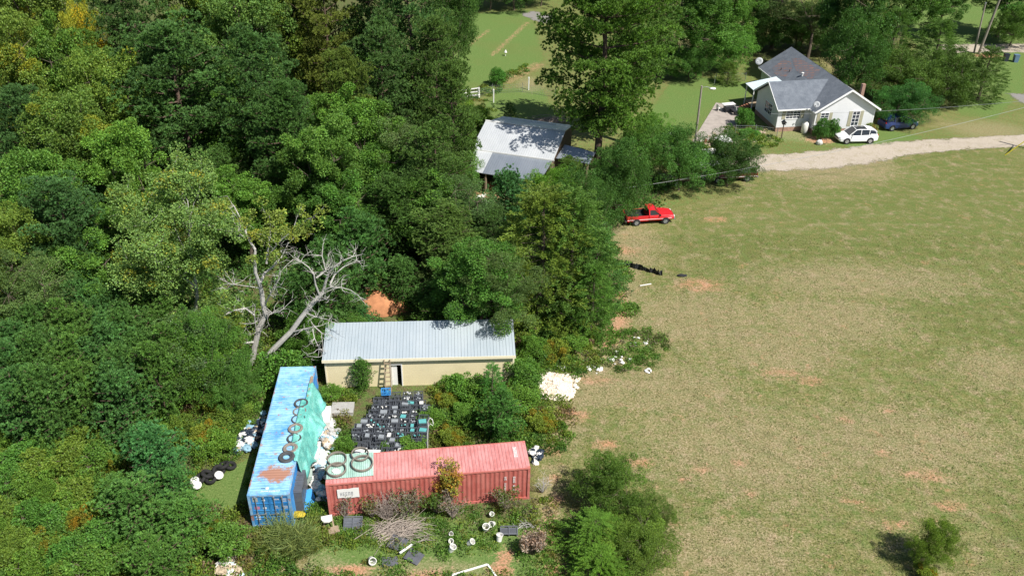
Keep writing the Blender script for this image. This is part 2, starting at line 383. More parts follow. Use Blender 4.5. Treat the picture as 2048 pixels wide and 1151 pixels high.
def road_mat(name, cols, centre_grass=True):
    m, t, p, o = nodes(name); co = N(t, 'ShaderNodeNewGeometry').outputs['Position']
    straw, olive, green, f1, f2, f3, sp = grass_cols(t, co)
    e = N(t, 'ShaderNodeAttribute', attribute_name='edge').outputs['Fac']
    g = ramp(t, noise(t, co, 9, 7, .8), cols)
    g = mix(t, ramp(t, noise(t, co, .9, 5, .7), [(.5, 0.0), (.75, .6)]), g, straw)
    k = mathn(t, 'ADD', e, mathn(t, 'MULTIPLY', mathn(t, 'SUBTRACT', mathn(t, 'ADD', mathn(t, 'MULTIPLY', f1, .5), mathn(t, 'MULTIPLY', noise(t, co, .7, 6, .72), .6)), .55), 4.6))
    f = ramp(t, k, [(.3, 0.0), (.62, 1.0)])
    t.links.new(g, p.inputs['Base Color']); p.inputs['Roughness'].default_value = .95; p.inputs['Specular IOR Level'].default_value = .1
    bump(t, p, f1, .5, .05)
    tr = N(t, 'ShaderNodeBsdfTransparent'); ms = N(t, 'ShaderNodeMixShader')
    t.links.new(f, ms.inputs[0]); t.links.new(tr.outputs[0], ms.inputs[1]); t.links.new(p.outputs[0], ms.inputs[2]); t.links.new(ms.outputs[0], o.inputs[0])
    return m
ground()
GRAV = road_mat('gravel', [(.3, (.24,.20,.155)), (.5, (.41,.355,.29)), (.7, (.57,.51,.43))])
ribbon('gravel_driveway', [(2200,268,1.2),(2048,280,1.25),(1900,289,1.35),(1800,297,1.5),(1720,310,1.8),(1640,320,1.9),(1570,324,1.7),(1515,327,1.7),(1440,345,.8),(1400,358,.6)], GRAV, .012)
ribbon('gravel_road', [(1880,97,1.6),(1960,97,1.7),(2048,96,1.7),(2250,92,1.8)], GRAV, .012)
ASPH = road_mat('old_asphalt', [(.3, (.16,.155,.15)), (.5, (.23,.22,.21)), (.7, (.31,.30,.29))])
ribbon('paved_drive', [(2040,185,1.6),(2090,212,1.8),(2200,250,2.0)], ASPH, .012)
ribbon('field_track', [(1050,24,1.2),(1068,30,1.6),(1110,44,1.8)], ASPH, .012)
# patio slab left of the house
CONC = M('concrete', (.42,.37,.33), .9, var=.35, scale=1.1, bmp=.3)
_p = [at(1385,283), at(1462,279), at(1488,214), at(1432,206)]
_m = MB(); _m.add([(q.x, q.y, z) for z in (-.05, .06) for q in _p], [(4,5,6,7),(0,1,5,4),(1,2,6,5),(2,3,7,6),(3,0,4,7)])
tag(_m.build('concrete_patio', CONC), kind='structure')
# ------------------------------------------------------------------ foliage builders (numpy)
def unit(v): return v / (np.linalg.norm(v, axis=-1, keepdims=True) + 1e-9)
class Leaves:
    def __init__(s, seed): s.r = np.random.RandomState(seed); s.V = []; s.C = []
    def put(s, c, d, l, w, col):
        """kite leaves: base points c, directions d, length l, width w, colour col (n,3)"""
        n = len(c); rnd = unit(s.r.normal(size=(n, 3))); side = unit(np.cross(d, rnd))
        l = np.broadcast_to(l, (n,))[:, None]; w = np.broadcast_to(w, (n,))[:, None]
        nrm = np.cross(d, side)
        a = c; b = c + d*l*.45 + side*w*.5 + nrm*w*.12; e = c + d*l; f = c + d*l*.45 - side*w*.5 + nrm*w*.12
        s.V.append(np.stack([a, b, e, f], 1)); s.C.append(col)
    def sphere(s, n): return unit(s.r.normal(size=(n, 3)))
    def mesh(s, name):
        V = np.concatenate(s.V).astype(np.float32); C = np.concatenate(s.C); n = len(V)
        me = bpy.data.meshes.new(name); me.vertices.add(n*4); me.vertices.foreach_set('co', V.ravel())
        me.loops.add(n*4); me.loops.foreach_set('vertex_index', np.arange(n*4, dtype=np.int32))
        me.polygons.add(n); me.polygons.foreach_set('loop_start', np.arange(0, n*4, 4, dtype=np.int32))
        me.polygons.foreach_set('loop_total', np.full(n, 4, np.int32)); me.update()
        a = me.attributes.new('col', 'FLOAT_COLOR', 'FACE')
        a.data.foreach_set('color', np.concatenate([C, np.ones((n, 1))], 1).astype(np.float32).ravel())
        me.materials.append(LEAF); return me
def tint(r, base, n, v=.16, hv=.08):
    """per-leaf natural variation"""
    k = r.normal(1, v, (n, 1)).clip(.5, 1.6); h = r.normal(0, hv, (n, 1))
    return (np.array(base)[None] * k * (1 + np.concatenate([h, h*.2, -h], 1))).clip(.004, 1)

PINEC = (.112, .215, .052); BROADC = (.125, .250, .040); CEDARC = (.15, .235, .040)
def limb_tubes(mb, pts, r0, r1, n=6):
    k = len(pts); mb.tube(pts, [r0 + (r1-r0)*i/(k-1) for i in range(k)], n, cap=False)

def needle_puff(L, c, r, n, col, l=.26, w=.07, up=.5):
    """a tufted cushion of pine needles: tufts over a rounded top, needles fanning out of each"""
    nt = max(4, n//14); tw = L.sphere(nt); tw[:, 2] = np.abs(tw[:, 2])*1.1 - .28; tw = unit(tw)
    rad = r*L.r.uniform(.62, 1.0, (nt, 1)); base = c + tw*rad*np.array([1, 1, .62])
    own = L.r.randint(0, nt, n); dd = unit(L.sphere(n)*.75 + tw[own]*.8 + np.array([0, 0, up]))
    tb = L.r.normal(1, .13, (nt, 1))
    L.put(base[own], dd, L.r.uniform(.65, 1.15, n)*l, w, col*tb[own])
def make_pine(seed, H=18, D=9, zb=6, puffs=1.0, nn=520, pr=.84, col=PINEC, open_=0.08, l=.25, w=.055):
    L = Leaves(seed); rg = random.Random(seed); mb = MB()
    bend = [(rg.uniform(-.25, .25), rg.uniform(-.25, .25)) for _ in range(6)]
    tp = [Vector((bend[i][0]*i/3, bend[i][1]*i/3, H*.97*i/5)) for i in range(6)]
    limb_tubes(mb, tp, H*.0165, .04, 10)
    def trunk(z):
        q = min(4.999, z/(H*.97)*5); i = int(q); return tp[i].lerp(tp[i+1], q-i)
    z = zb
    while z < H*.97:
        q = (z-zb)/(H-zb)
        prof = (1 - q**2.2)**.75 * (0.55 + .45*min(1, q*3.3))
        nb = rg.randint(4, 6) if q < .9 else 3
        a0 = rg.uniform(0, 6.28)
        for k in range(nb):
            if rg.random() < open_: continue
            a = a0 + k*2*pi/nb + rg.uniform(-.35, .35); ln = max(.35, D/2*prof*rg.uniform(.72, 1.12))
            rise = rg.uniform(.05, .35) + q*.45; t0 = trunk(z)
            p1 = t0 + Vector((cos(a)*ln*.5, sin(a)*ln*.5, ln*.5*rise*.6)); p2 = t0 + Vector((cos(a)*ln, sin(a)*ln, ln*rise))
            limb_tubes(mb, [t0, p1, p2], .03 + ln*.012, .012, 5)
            s = ln*.35 if ln > 1.2 else 0
            while s <= ln:
                fr = s/ln; base = t0.lerp(p2, fr); wd = ln*.30*(fr if fr < .75 else 1.2-fr*.5)
                for sd_ in ((0,) if rg.random() < .35 else (-1, 1)):
                    o = Vector((-sin(a), cos(a), 0))*sd_*wd*rg.uniform(.5, 1.2)
                    c = np.array(base + o + Vector((0, 0, rg.uniform(-.1, .35))))
                    rr = pr*rg.uniform(.65, 1.2); n = int(nn*rr/pr)
                    br = rg.gauss(1, .13)
                    needle_puff(L, c, rr, n, tint(L.r, np.array(col)*br, n), l, w)
                s += pr*1.15/puffs
        z += pr*1.35/puffs*rg.uniform(.8, 1.2)
    needle_puff(L, np.array(trunk(H*.96)), pr*.8, nn, tint(L.r, col, nn), l, w)
    return dict(H=H, D=D, crown=L.mesh('crown'), trunk=mb)
def leaf_clump(L, c, r, n, col, l, w, flat=.8, droop=.1):
    d = L.sphere(n); d[:, 2] += .25; d = unit(d)
    rad = L.r.uniform(.35, 1, (n, 1))**.5*r
    p = c + d*rad*np.array([1, 1, flat])
    dd = unit(d*.6 + L.sphere(n)*.9 + np.array([0, 0, -droop]))
    L.put(p, dd, l*L.r.uniform(.65, 1.25, n), w*L.r.uniform(.7, 1.2, n), col)
def make_broad(seed, H=14, D=8, zb=3.5, lobes=11, sub=15, nn=95, col=BROADC, l=.26, w=.19, gap=.12, lobe_r=.27, clump=.72, trunk_r=.018, second=None, second_p=0):
    L = Leaves(seed); rg = random.Random(seed); mb = MB()
    cz = (H+zb)/2; hz = (H-zb)/2
    fork = Vector((rg.uniform(-.3, .3), rg.uniform(-.3, .3), zb + (H-zb)*.18))
    limb_tubes(mb, [Vector((0, 0, 0)), Vector((rg.uniform(-.15, .15), rg.uniform(-.15, .15), fork.z*.5)), fork], H*trunk_r, H*trunk_r*.6, 10)
    cs = []
    for i in range(lobes):
        q = (i+.5)/lobes; zz = 1 - 1.75*q; a = i*2.399 + rg.uniform(-.4, .4); rr = (1-min(1, zz*zz))**.5
        k = rg.uniform(.52, .74); cs.append(Vector((cos(a)*rr*D/2*k, sin(a)*rr*D/2*k, cz + zz*hz*k*1.15)))
    cs.append(Vector((rg.uniform(-.4, .4), rg.uniform(-.4, .4), cz + hz*.55))); cs.append(Vector((0, 0, cz)))
    for c in cs:
        R_ = D*lobe_r*rg.uniform(.75, 1.2); mid = fork.lerp(c, .55) + Vector((rg.uniform(-.3, .3), rg.uniform(-.3, .3), .2))
        limb_tubes(mb, [fork, mid, c], H*trunk_r*.4, .03, 6); br = rg.gauss(1, .12)
        for k in range(sub):
            if rg.random() < gap: continue
            d = np.array(L.sphere(1)[0]); d[2] = d[2]*.8 + .18; p = np.array(c) + d*R_*rg.uniform(.72, 1.08)
            if rg.random() < .35: limb_tubes(mb, [c, Vector(p)], .03, .01, 4)
            cc = np.array(col)*br*rg.gauss(1, .1)
            if second is not None and rg.random() < second_p: cc = np.array(second)*rg.gauss(1, .1)
            n = int(nn*rg.uniform(.7, 1.25)); leaf_clump(L, p, clump*D/8*rg.uniform(.7, 1.25), n, tint(L.r, cc, n), l, w)
    return dict(H=H, D=D, crown=L.mesh('crown'), trunk=mb)
def make_cedar(seed, H=10, D=6, zb=.4, n_spray=520, nn=46, col=CEDARC, pw=.8, wild=.2, l=.17, w=.06, upb=.5):
    L = Leaves(seed); rg = random.Random(seed); mb = MB()
    limb_tubes(mb, [Vector((0, 0, 0)), Vector((.1, 0, H*.5)), Vector((0, 0, H*.96))], H*.02, .03, 8)
    ph = [rg.uniform(0, 6.28) for _ in range(5)]
    for i in range(n_spray):
        q = rg.random()**1.15; z = zb + (H-zb)*q; a = rg.uniform(0, 2*pi)
        prof = (1-q)**pw*(.62 + .38*min(1, q*5)); lob = 1 + wild*sin(3*a + ph[0] + q*5) + wild*.8*sin(5*a + ph[1] - q*9) + wild*.6*sin(2*a+q*14+ph[2])
        r = D/2*prof*lob*rg.uniform(.55, 1.02)
        o = Vector((cos(a), sin(a), 0)); ln = rg.uniform(.55, 1.15)*(.5 + D/9)
        d = (o*rg.uniform(.6, 1.1) + Vector((0, 0, upb*rg.uniform(.1, 1.4))) + Vector((rg.gauss(0, .3), rg.gauss(0, .3), 0))).normalized()
        base = o*r + Vector((0, 0, z)); tip = base + d*ln
        if i % 7 == 0: limb_tubes(mb, [Vector((0, 0, max(.2, z-r*.25))), base], .03, .012, 4)
        t = L.r.uniform(0, 1, (nn, 1))**.8
        c = np.array(base)*(1-t) + np.array(tip)*t + L.sphere(nn)*(.20*(1.15-t))*(.6+D/12)
        c[:, 2] -= (t[:, 0]**2)*.18*ln
        dd = unit(np.array(d)[None]*.9 + L.sphere(nn)*.75)
        br = rg.gauss(1, .15)
        L.put(c, dd, l*L.r.uniform(.7, 1.3, nn), w, tint(L.r, np.array(col)*br, nn, .14))
    return dict(H=H, D=D, crown=L.mesh('crown'), trunk=mb)
def make_shrub(seed, H=2.2, D=3, n=46, nn=170, col=(.12, .25, .04), l=.12, w=.085, second=None, sp=0):
    L = Leaves(seed); rg = random.Random(seed); mb = MB()
    for i in range(n):
        a = rg.uniform(0, 6.28); q = rg.random()**.6; h = H*(.25 + .68*rg.random())*(1-.45*q*q)
        p = Vector((cos(a)*q*D*.42, sin(a)*q*D*.42, h)); limb_tubes(mb, [Vector((p.x*.15, p.y*.15, 0)), Vector((p.x*.6, p.y*.6, h*.55)), p], .025, .008, 4)
        cc = col if second is None or rg.random() > sp else second; br = rg.gauss(1, .13)
        k = int(nn*rg.uniform(.7, 1.2)); leaf_clump(L, np.array(p), rg.uniform(.28, .48)*D/3, k, tint(L.r, np.array(cc)*br, k), l, w, .85)
    return dict(H=H, D=D, crown=L.mesh('crown'), trunk=mb)
REFS = []; USED = set()
def rel_label(head, x, y):
    """a label that places a look-alike beside a tree that has its own description"""
    best = head
    for d, ref, rx, ry in sorted((math.hypot(rx-x, ry-y), ref, rx, ry) for ref, rx, ry in REFS):
        dx, dy = x-rx, y-ry; w = ('right of' if dx > 0 else 'left of') if abs(dx) > abs(dy) else ('behind' if dy > 0 else 'in front of')
        l = head + ' ' + w + ' the ' + ref
        if len(l.split()) <= 16 and l not in USED: best = l; break
    USED.add(best); return best
_tm = {}
def grow(proto, name, loc, H, D, label, cat='tree', group=None, color=(1, 1, 1), rz=None, bark=None, crown_name='crown', trunk_name='trunk'):
    """place a tree: an Empty at its foot with crown and trunk; crown and trunk meshes are shared by copies"""
    rg = random.Random(hash((round(loc[0], 2), round(loc[1], 2), name)) if False else int(loc[0]*131 + loc[1]*977))
    e = empty(name, loc, rg.uniform(0, 6.28) if rz is None else rz, label, cat, group)
    e.scale = (D/proto['D'], D/proto['D'], H/proto['H'])
    c = bpy.data.objects.new(crown_name, proto['crown']); COL.objects.link(c); c.parent = e; c.color = (*color, 1)
    k = (id(proto), (bark or BARK).name)
    if k not in _tm:
        o = proto['trunk'].build(trunk_name, bark or BARK, e, recalc=False); _tm[k] = o.data
    else:
        o = bpy.data.objects.new(trunk_name, _tm[k]); COL.objects.link(o); o.parent = e
    return e
PINES = [make_pine(i, zb=5.0) for i in (11, 12, 13, 14)]
BROADS = [make_broad(i, nn=290, zb=2.6, l=.175, w=.13) for i in (21, 22, 23, 24)]
BROADY = [make_broad(i, nn=230, l=.175, w=.13, col=(.16, .245, .038), second=(.28, .30, .03), second_p=.10) for i in (31, 32)]
OAK = [make_broad(i, nn=190, sub=20, zb=2.6, col=(.12, .19, .055), l=.12, w=.075, gap=.2, clump=.6) for i in (41, 42)]
CEDARS = [make_cedar(i, nn=95, l=.13, w=.045) for i in (51, 52)]
LOW = [make_broad(i, H=7, D=9, zb=.5, nn=240, sub=17, gap=.06, l=.135, w=.10, lobe_r=.25, clump=.66, trunk_r=.02) for i in (101, 102)]
CEDART = [make_cedar(i, nn=70, l=.12, w=.045, H=9, D=4.2, n_spray=420, wild=.12, upb=.8, pw=.7) for i in (53,)]
YPINE = [make_pine(i, H=6, D=4.2, zb=.5, nn=260, pr=.46, col=(.115, .235, .055), open_=.03, l=.19, w=.038) for i in (61, 62, 63)]
SHRUB = [make_shrub(i) for i in (71, 72, 73)]
SHRUBY = [make_shrub(i, col=(.18, .25, .036), second=(.24, .20, .02), sp=.2) for i in (74,)]
BIGPINE = make_pine(81, H=27, D=15, zb=5.8, nn=900, pr=1.1, puffs=1.0, open_=.05, col=(.14, .255, .045), l=.28, w=.07)
PR = dict(pine=PINES, broad=BROADS, yellow=BROADY, oak=OAK, cedar=CEDARS, tcedar=CEDART, ypine=YPINE, shrub=SHRUB, low=LOW, yshrub=SHRUBY)
NM = dict(pine=('pine_tree', 'pine'), broad=('broadleaf_tree', 'tree'), yellow=('broadleaf_tree', 'tree'), oak=('oak_tree', 'tree'), cedar=('cedar_tree', 'cedar'),
          tcedar=('cedar_tree', 'cedar'), ypine=('young_pine', 'young pine'), shrub=('shrub', 'shrub'), low=('broadleaf_tree', 'tree'), yshrub=('shrub', 'shrub'))
_cnt = {}
def tree(kind, u, vtop, H, D, label, color=(1, 1, 1), group=None, z0=0):
    """a tree whose top stands H metres up, over the spot seen at (u, vtop)"""
    p = at(u, vtop, H*.93); i = _cnt.get(kind, 0); _cnt[kind] = i + 1; pr = PR[kind][i % len(PR[kind])]
    if group: label = rel_label(label, p.x, p.y)
    elif len(label.split()) <= 11 and ' at the ' not in label: REFS.append((label, p.x, p.y))
    return grow(pr, NM[kind][0], (p.x, p.y, z0), H, D, label, NM[kind][1], group, color, bark=BARKPINE if 'pine' in kind else None)
WG = 'trees of the dense wood'
G1 = (1, 1, 1); DK = (.85, .88, .92); BL = (.85, .95, 1.1); OL = (1.35, 1.05, .9); LT = (1.1, 1.05, 1.0); YL = (3.4, 2.1, .8)
# --- the wood on the left, back to front
for a in [
 ('yellow', 50, -60, 20, 10, 'leafy yellow green tree at the far top left corner of the wood', G1),
 ('yellow', 150, 30, 17, 4.5, 'small bright golden yellow tree near the top left of the wood', (2.2, 1.5, 1)),
 ('pine', 235, -60, 21, 9.5, 'dark pine behind the biggest round pine, right of the golden tree', DK),
 ('broad', 385, -80, 20, 10, 'grey green broadleaf tree at the top edge above the round pine', OL),
 ('broad', 470, -30, 19, 9, 'broadleaf tree in the back row with a dark hollow below it', (1.1,1,1.3)),
 ('broad', 560, -70, 20, 9, 'olive broadleaf tree at the top edge beside the brownish pine', OL),
 ('pine', 640, -55, 20, 8.5, 'brownish olive pine at the top edge of the wood', (1.75, 1.15, .9)),
 ('pine', 735, -80, 21, 8.5, 'pine at the top edge between the brownish pine and the tall pine by the lawn', G1),
 ('pine', 815, -70, 22, 10, 'tall full pine at the top edge nearest the back lawn', (.9,1,1.1)),
 ('low', 905, -35, 13, 7, 'dark round broadleaf tree at the upper left corner of the back lawn', (.7, .75, .9)),
 ('pine', 872, 50, 18, 7.5, 'pine at the edge of the wood left of the bare garden strips', (1.15,1.05,1)),
 ('pine', 760, 60, 18, 8.5, 'broad pine in the middle of the wood left of the back lawn', (1,1,1.1)),
 ('pine', 690, 120, 16, 6.5, 'olive pine with a bare stem below it in the middle of the wood', (1.5,1.15,.9)),
 ('pine', 905, 150, 16, 6, 'slim pine at the wood edge beside the wire fence', (1.2,1.1,1)),
 ('pine', 335, 62, 19, 12.5, 'biggest pine of the wood with a wide round crown', (.88, .98, 1.0)),
 ('pine', 505, 90, 18, 9.5, 'tall pine right of the biggest round pine', (.85,.95,1)),
 ('pine', 560, 190, 15, 8, 'lower pine in front of the tall one, dark gaps under its puffs', (.85,.95,.9)),
 ('yellow', 20, 60, 18, 8, 'yellow green tree at the left edge below the far corner tree', G1),
 ('broad', 120, 80, 17, 7.5, 'bright green tree left of the biggest round pine', LT),
 ('yellow', 205, 130, 16, 7.5, 'yellow green tree touching the left side of the biggest round pine', (1,1.05,1)),
 ('pine', 30, 200, 15, 7, 'dark blue green pine at the left edge with olive branches', BL),
 ('yellow', 130, 215, 15, 8, 'olive yellow tree in the left middle of the wood', (.85,.95,1)),
 ('broad', 225, 270, 14, 7, 'green broadleaf tree under the biggest round pine', (1.15,1.15,1)),
 ('broad', 60, 320, 13, 7, 'green broadleaf tree at the left edge above the dark blue pine', (1.0,1.05,1)),
 ('pine', 105, 375, 13, 7.5, 'dark blue green pine left of the pale leafy forked tree', (.82, .95, 1.15)),
 ('yellow', 10, 430, 11, 5.5, 'small yellow green tree at the left edge beside the dark blue pine', G1),
 ('broad', 610, 340, 9, 5.5, 'dark broadleaf tree behind the bare grey tree', (.85,.95,.9)),
 ('broad', 705, 215, 13, 8, 'bright green broadleaf tree in the middle of the wood', (1.1,1.15,1)),
 ('broad', 640, 260, 13, 7, 'green broadleaf tree left of the bright green one', G1),
 ('broad', 745, 300, 9.5, 7, 'green leafy tree with a dark base between pine and grey oak', (.95,1.05,1)),
 ('oak', 810, 255, 11.5, 8.5, 'thin grey green oak with pale bare twigs showing', (1,1,1)),
 ('pine', 868, 262, 13, 7.6, 'round dense pine left of the metal roofed barn', (1.15,1.1,1)),
 ('low', 938, 215, 5, 5, 'bright yellow green bushy tree behind the barn roof corner', (1.6,1.3,1)),
 ('low', 895, 205, 7, 5, 'dark leafy tree between the wire fence and the round dense pine', G1),
 ('low', 915, 300, 6, 4.4, 'leafy green tree against the left end of the barn', (1.1,1.1,1)),
 ('oak', 765, 385, 7, 6.5, 'dull grey green oak above the orange dirt mound', (.8,.85,.9)),
 ('pine', 895, 425, 8.5, 6.8, 'light green pine between the barn and the yellow shed', (1.3,1.15,1)),
 ('pine', 835, 345, 9.5, 6, 'pine in front of the thin grey green oak', G1),
 ('pine', 930, 490, 6.5, 5.6, 'pine with light flat puffs left of the big yellow green cedar', (1.25,1.15,1)),
 ('ypine', 1022, 355, 7.5, 5.4, 'blue green young pine standing before the open barn front', (.85, 1.05, 1.4)),
 ('oak', 950, 405, 6.5, 4.6, 'grey green thin tree between young pine and light pine', (.8,.9,1)),
 ('pine', 985, 430, 7, 5, 'small pine beside the blue green young pine', G1),
 ('oak', 895, 500, 5, 4.5, 'thin olive tree above the yellow shed', (1,1,.9)),
 ('cedar', 1088, 405, 11, 10, 'big yellow green feathery cedar right of the yellow shed', (1.05, 1.0, .85)),
 ('cedar', 1150, 400, 11, 8, 'deep green cedar behind the big yellow green one', (.85, 1.05, 1.1)),
 ('tcedar', 1198, 472, 7.6, 4.8, 'blue green cedar at the edge of the brown field', (.7, 1.0, 1.25)),
 ('cedar', 1190, 540, 6.0, 4.2, 'low green cedar nearest the bare dirt patch of the field', (.8, 1.1, 1.0)),
 ('low', 1100, 362, 5.5, 6.0, 'olive tree in front of the right end of the barn', (1.15,1.25,.8)),
 ('pine', 1140, 320, 6.5, 3.6, 'small round pine at the right corner of the barn', (1.35,1.2,1)),
 ('low', 1238, 312, 8, 5.8, 'dark leafy tree behind the tail of the red pickup', (.65,.75,.9)),
 ('low', 1285, 275, 5.5, 5.5, 'green leafy tree under the right side of the giant pine', (.9,1,1)),
 ('low', 1300, 240, 4.5, 5, 'olive leafy tree near the lamp pole', (1.0,1.1,.9)),
 ('low', 1170, 375, 7, 6, 'dark tree with a wire passing before it, left of the red pickup', (.65,.75,.85)),
]:
    tree(*a[:5], a[5], color=a[6])
# --- round the house and the top edge
for a in [
 ('low', 1370, 280, 6.0, 6.6, 'round dark green tree behind the red pickup', (.72,.85,1.0)),
 ('low', 1468, 284, 5.4, 6.0, 'dark cedar hiding the middle of the maroon pickup', (.62,.68,.9)),
 ('low', 1460, 66, 6.0, 7.4, 'bright round tree at the top edge of the side lawn', (1.0,1.15,1.1)),
 ('low', 1385, 95, 5.0, 5.5, 'round tree left of the bright one above the side lawn', (.8,.95,1.0)),
 ('low', 1330, 90, 5.0, 5, 'leafy tree seen past the right edge of the giant pine', (.85,.95,1)),
 ('cedar', 1460, 128, 3.0, 3.2, 'small cedar in front of the bright round tree', (.9,.95,.9)),
 ('broad', 1410, -40, 14, 10, 'tree at the top edge above the yellow clearing', (.9,1,1)),
 ('broad', 1475, -60, 14, 8, 'broad green tree at the top edge above the bright round tree', (1.0,1.1,1)),
 ('oak', 1570, -60, 12.3, 10, 'olive oak with bare pale stems just behind the grey roofed house', (.75,.8,.75)),
 ('oak', 1645, -40, 12.3, 9, 'greyer oak behind the ridge of the house', (.85,.85,.8)),
 ('broad', 1735, -70, 17, 9.5, 'tall dark broadleaf tree right of the house', (.62,.72,.8)),
 ('low', 1725, 60, 10, 8, 'lower dark broadleaf tree behind the brick chimney', (.62,.75,.8)),
 ('cedar', 1800, 30, 9, 7, 'dark green cedar right of the tall dark broadleaf tree', (.68,.88,.9)),
 ('cedar', 1885, 50, 8.5, 8, 'wide dark cedar before the pale road at upper right', (.72,.9,.9)),
 ('low', 1812, 116, 6.2, 9.5, 'spreading olive brown tree over the dark blue car', (.75,.68,.7)),
 ('low', 1905, 120, 6.0, 8, 'olive tree right of the spreading one by the driveway', (.72,.68,.65)),
 ('low', 1818, 182, 4.6, 7.0, 'blue green low tree nearest the driveway', (.5,.75,.9)),
 ('low', 1535, 40, 5, 7, 'dense low growth behind the far left roof end', (.6,.7,.7)),
 ('low', 1605, 28, 5.5, 8, 'dark low tree directly behind the roof ridge', (.6,.7,.7)),
 ('low', 1668, 48, 5, 7, 'dark low tree behind the right roof slope', (.62,.72,.7)),
 ('cedar', 1985, 105, 7, 6, 'dark pointed cedar at the right end of the driveway trees', (.62,.75,.75)),
 ('broad', 1840, -60, 13, 8, 'tree on the right half of the top edge left of the utility pole', (.8,.85,.85)),
 ('broad', 1905, -40, 9.3, 7, 'dark tree directly left of the utility pole top', (.7,.8,.9)),
 ('broad', 2035, -60, 11, 9, 'dark green tree right of the utility pole', (.7,.9,.9)),
 ('low', 2040, 25, 5.5, 7, 'olive tree at the upper right corner over the pale road', (.9,.9,.8)),
 ('oak', 1370, -60, 13, 8, 'grey green tree at the top edge beside the giant pine', (.9,.95,1)),
 ('low', 980, -95, 10, 9, 'dark tree row at the back lawn, the leftmost tree', (.6,.75,.8)),
 ('low', 1030, -95, 10, 9, 'dark tree of the back lawn row, second from the left', (.65,.75,.8)),
 ('low', 1085, -90, 9, 8, 'dark tree of the back lawn row beside the track', (.65,.8,.8)),
 ('broad', 1530, -30, 9.5, 7, 'dark tree low behind the far gable of the house', (.6,.7,.75)),
 ('oak', 1610, 60, 3.2, 3.2, 'small pinkish flowering bush behind the house roof', (1.7,.85,1.1)),
]:
    tree(*a[:5], a[5], color=a[6])
# second line beyond the top edge, so the wood goes on
_rg = random.Random(3)
for i in range(46):
    x = -95 + i*4.6 + _rg.uniform(-2, 2); y = 172 + _rg.uniform(-4, 22)
    if -14 < x < 14 and y < 165: continue
    k = _rg.choice(['broad', 'broad', 'pine', 'oak']); h = _rg.uniform(13, 19); pr = PR[k][i % len(PR[k])]
    grow(pr, NM[k][0], (x, y, 0), h, _rg.uniform(7, 10), 'tall distant tree beyond the clearings and the top edge', NM[k][1], 'trees of the distant belt', (.8, .9, .9))
for i in range(26):
    x = -52 - (i % 5)*8 + _rg.uniform(-3, 3); y = 50 + (i//5)*13 + _rg.uniform(-4, 4)
    if x > -.43*y*1.35 - 14: x -= 16
    k = _rg.choice(['broad', 'yellow', 'pine']); pr = PR[k][i % len(PR[k])]
    grow(pr, NM[k][0], (x, y, 0), _rg.uniform(13, 18), _rg.uniform(7, 9), 'tree deep in the wood at the left edge', NM[k][1], 'trees deep in the left wood', (1, 1, 1))
# understorey of the wood: smaller trees in the gaps
for i, (u, v) in enumerate([(90,150),(260,30),(430,30),(610,60),(700,40),(560,20),(850,120),(800,180),(640,170),(600,230),(440,140),(310,190),(170,320),(280,250),(390,210),(90,270),(480,240),(540,270),(670,330),(790,340),(850,330),(930,340),(480,330),(420,280),(960,470),(1000,480),(150,450),(50,400),(200,400),(60,500),(880,240),(820,80),(340,20),(500,10)]):
    k = ['broad', 'oak', 'broad', 'pine'][i % 4]
    tree(k, u, v+30, 9, 6.5, {'broad': 'lower leafy tree', 'oak': 'lower dull tree', 'pine': 'lower pine'}[k], [(.8,.95,.9),(.9,.95,.8),(1.05,1.1,1)][i % 3], 'lower trees inside the wood')
# the giant pine and its neighbour
p = at(1192, 352)
grow(BIGPINE, 'pine_tree', (p.x, p.y, 0), 26, 15, 'giant pine with a bare dark trunk beside the metal roofed barn', 'pine', color=(1.05, 1.1, 1), rz=.6, bark=BARKPINE)
p = at(1228, 300)
grow(PINES[2], 'pine_tree', (p.x + 1.5, p.y + 2, 0), 22, 11, 'second tall pine behind the giant one with a thinner trunk', 'pine', color=(1.2, 1.15, 1), rz=2.2, bark=BARKPINE)
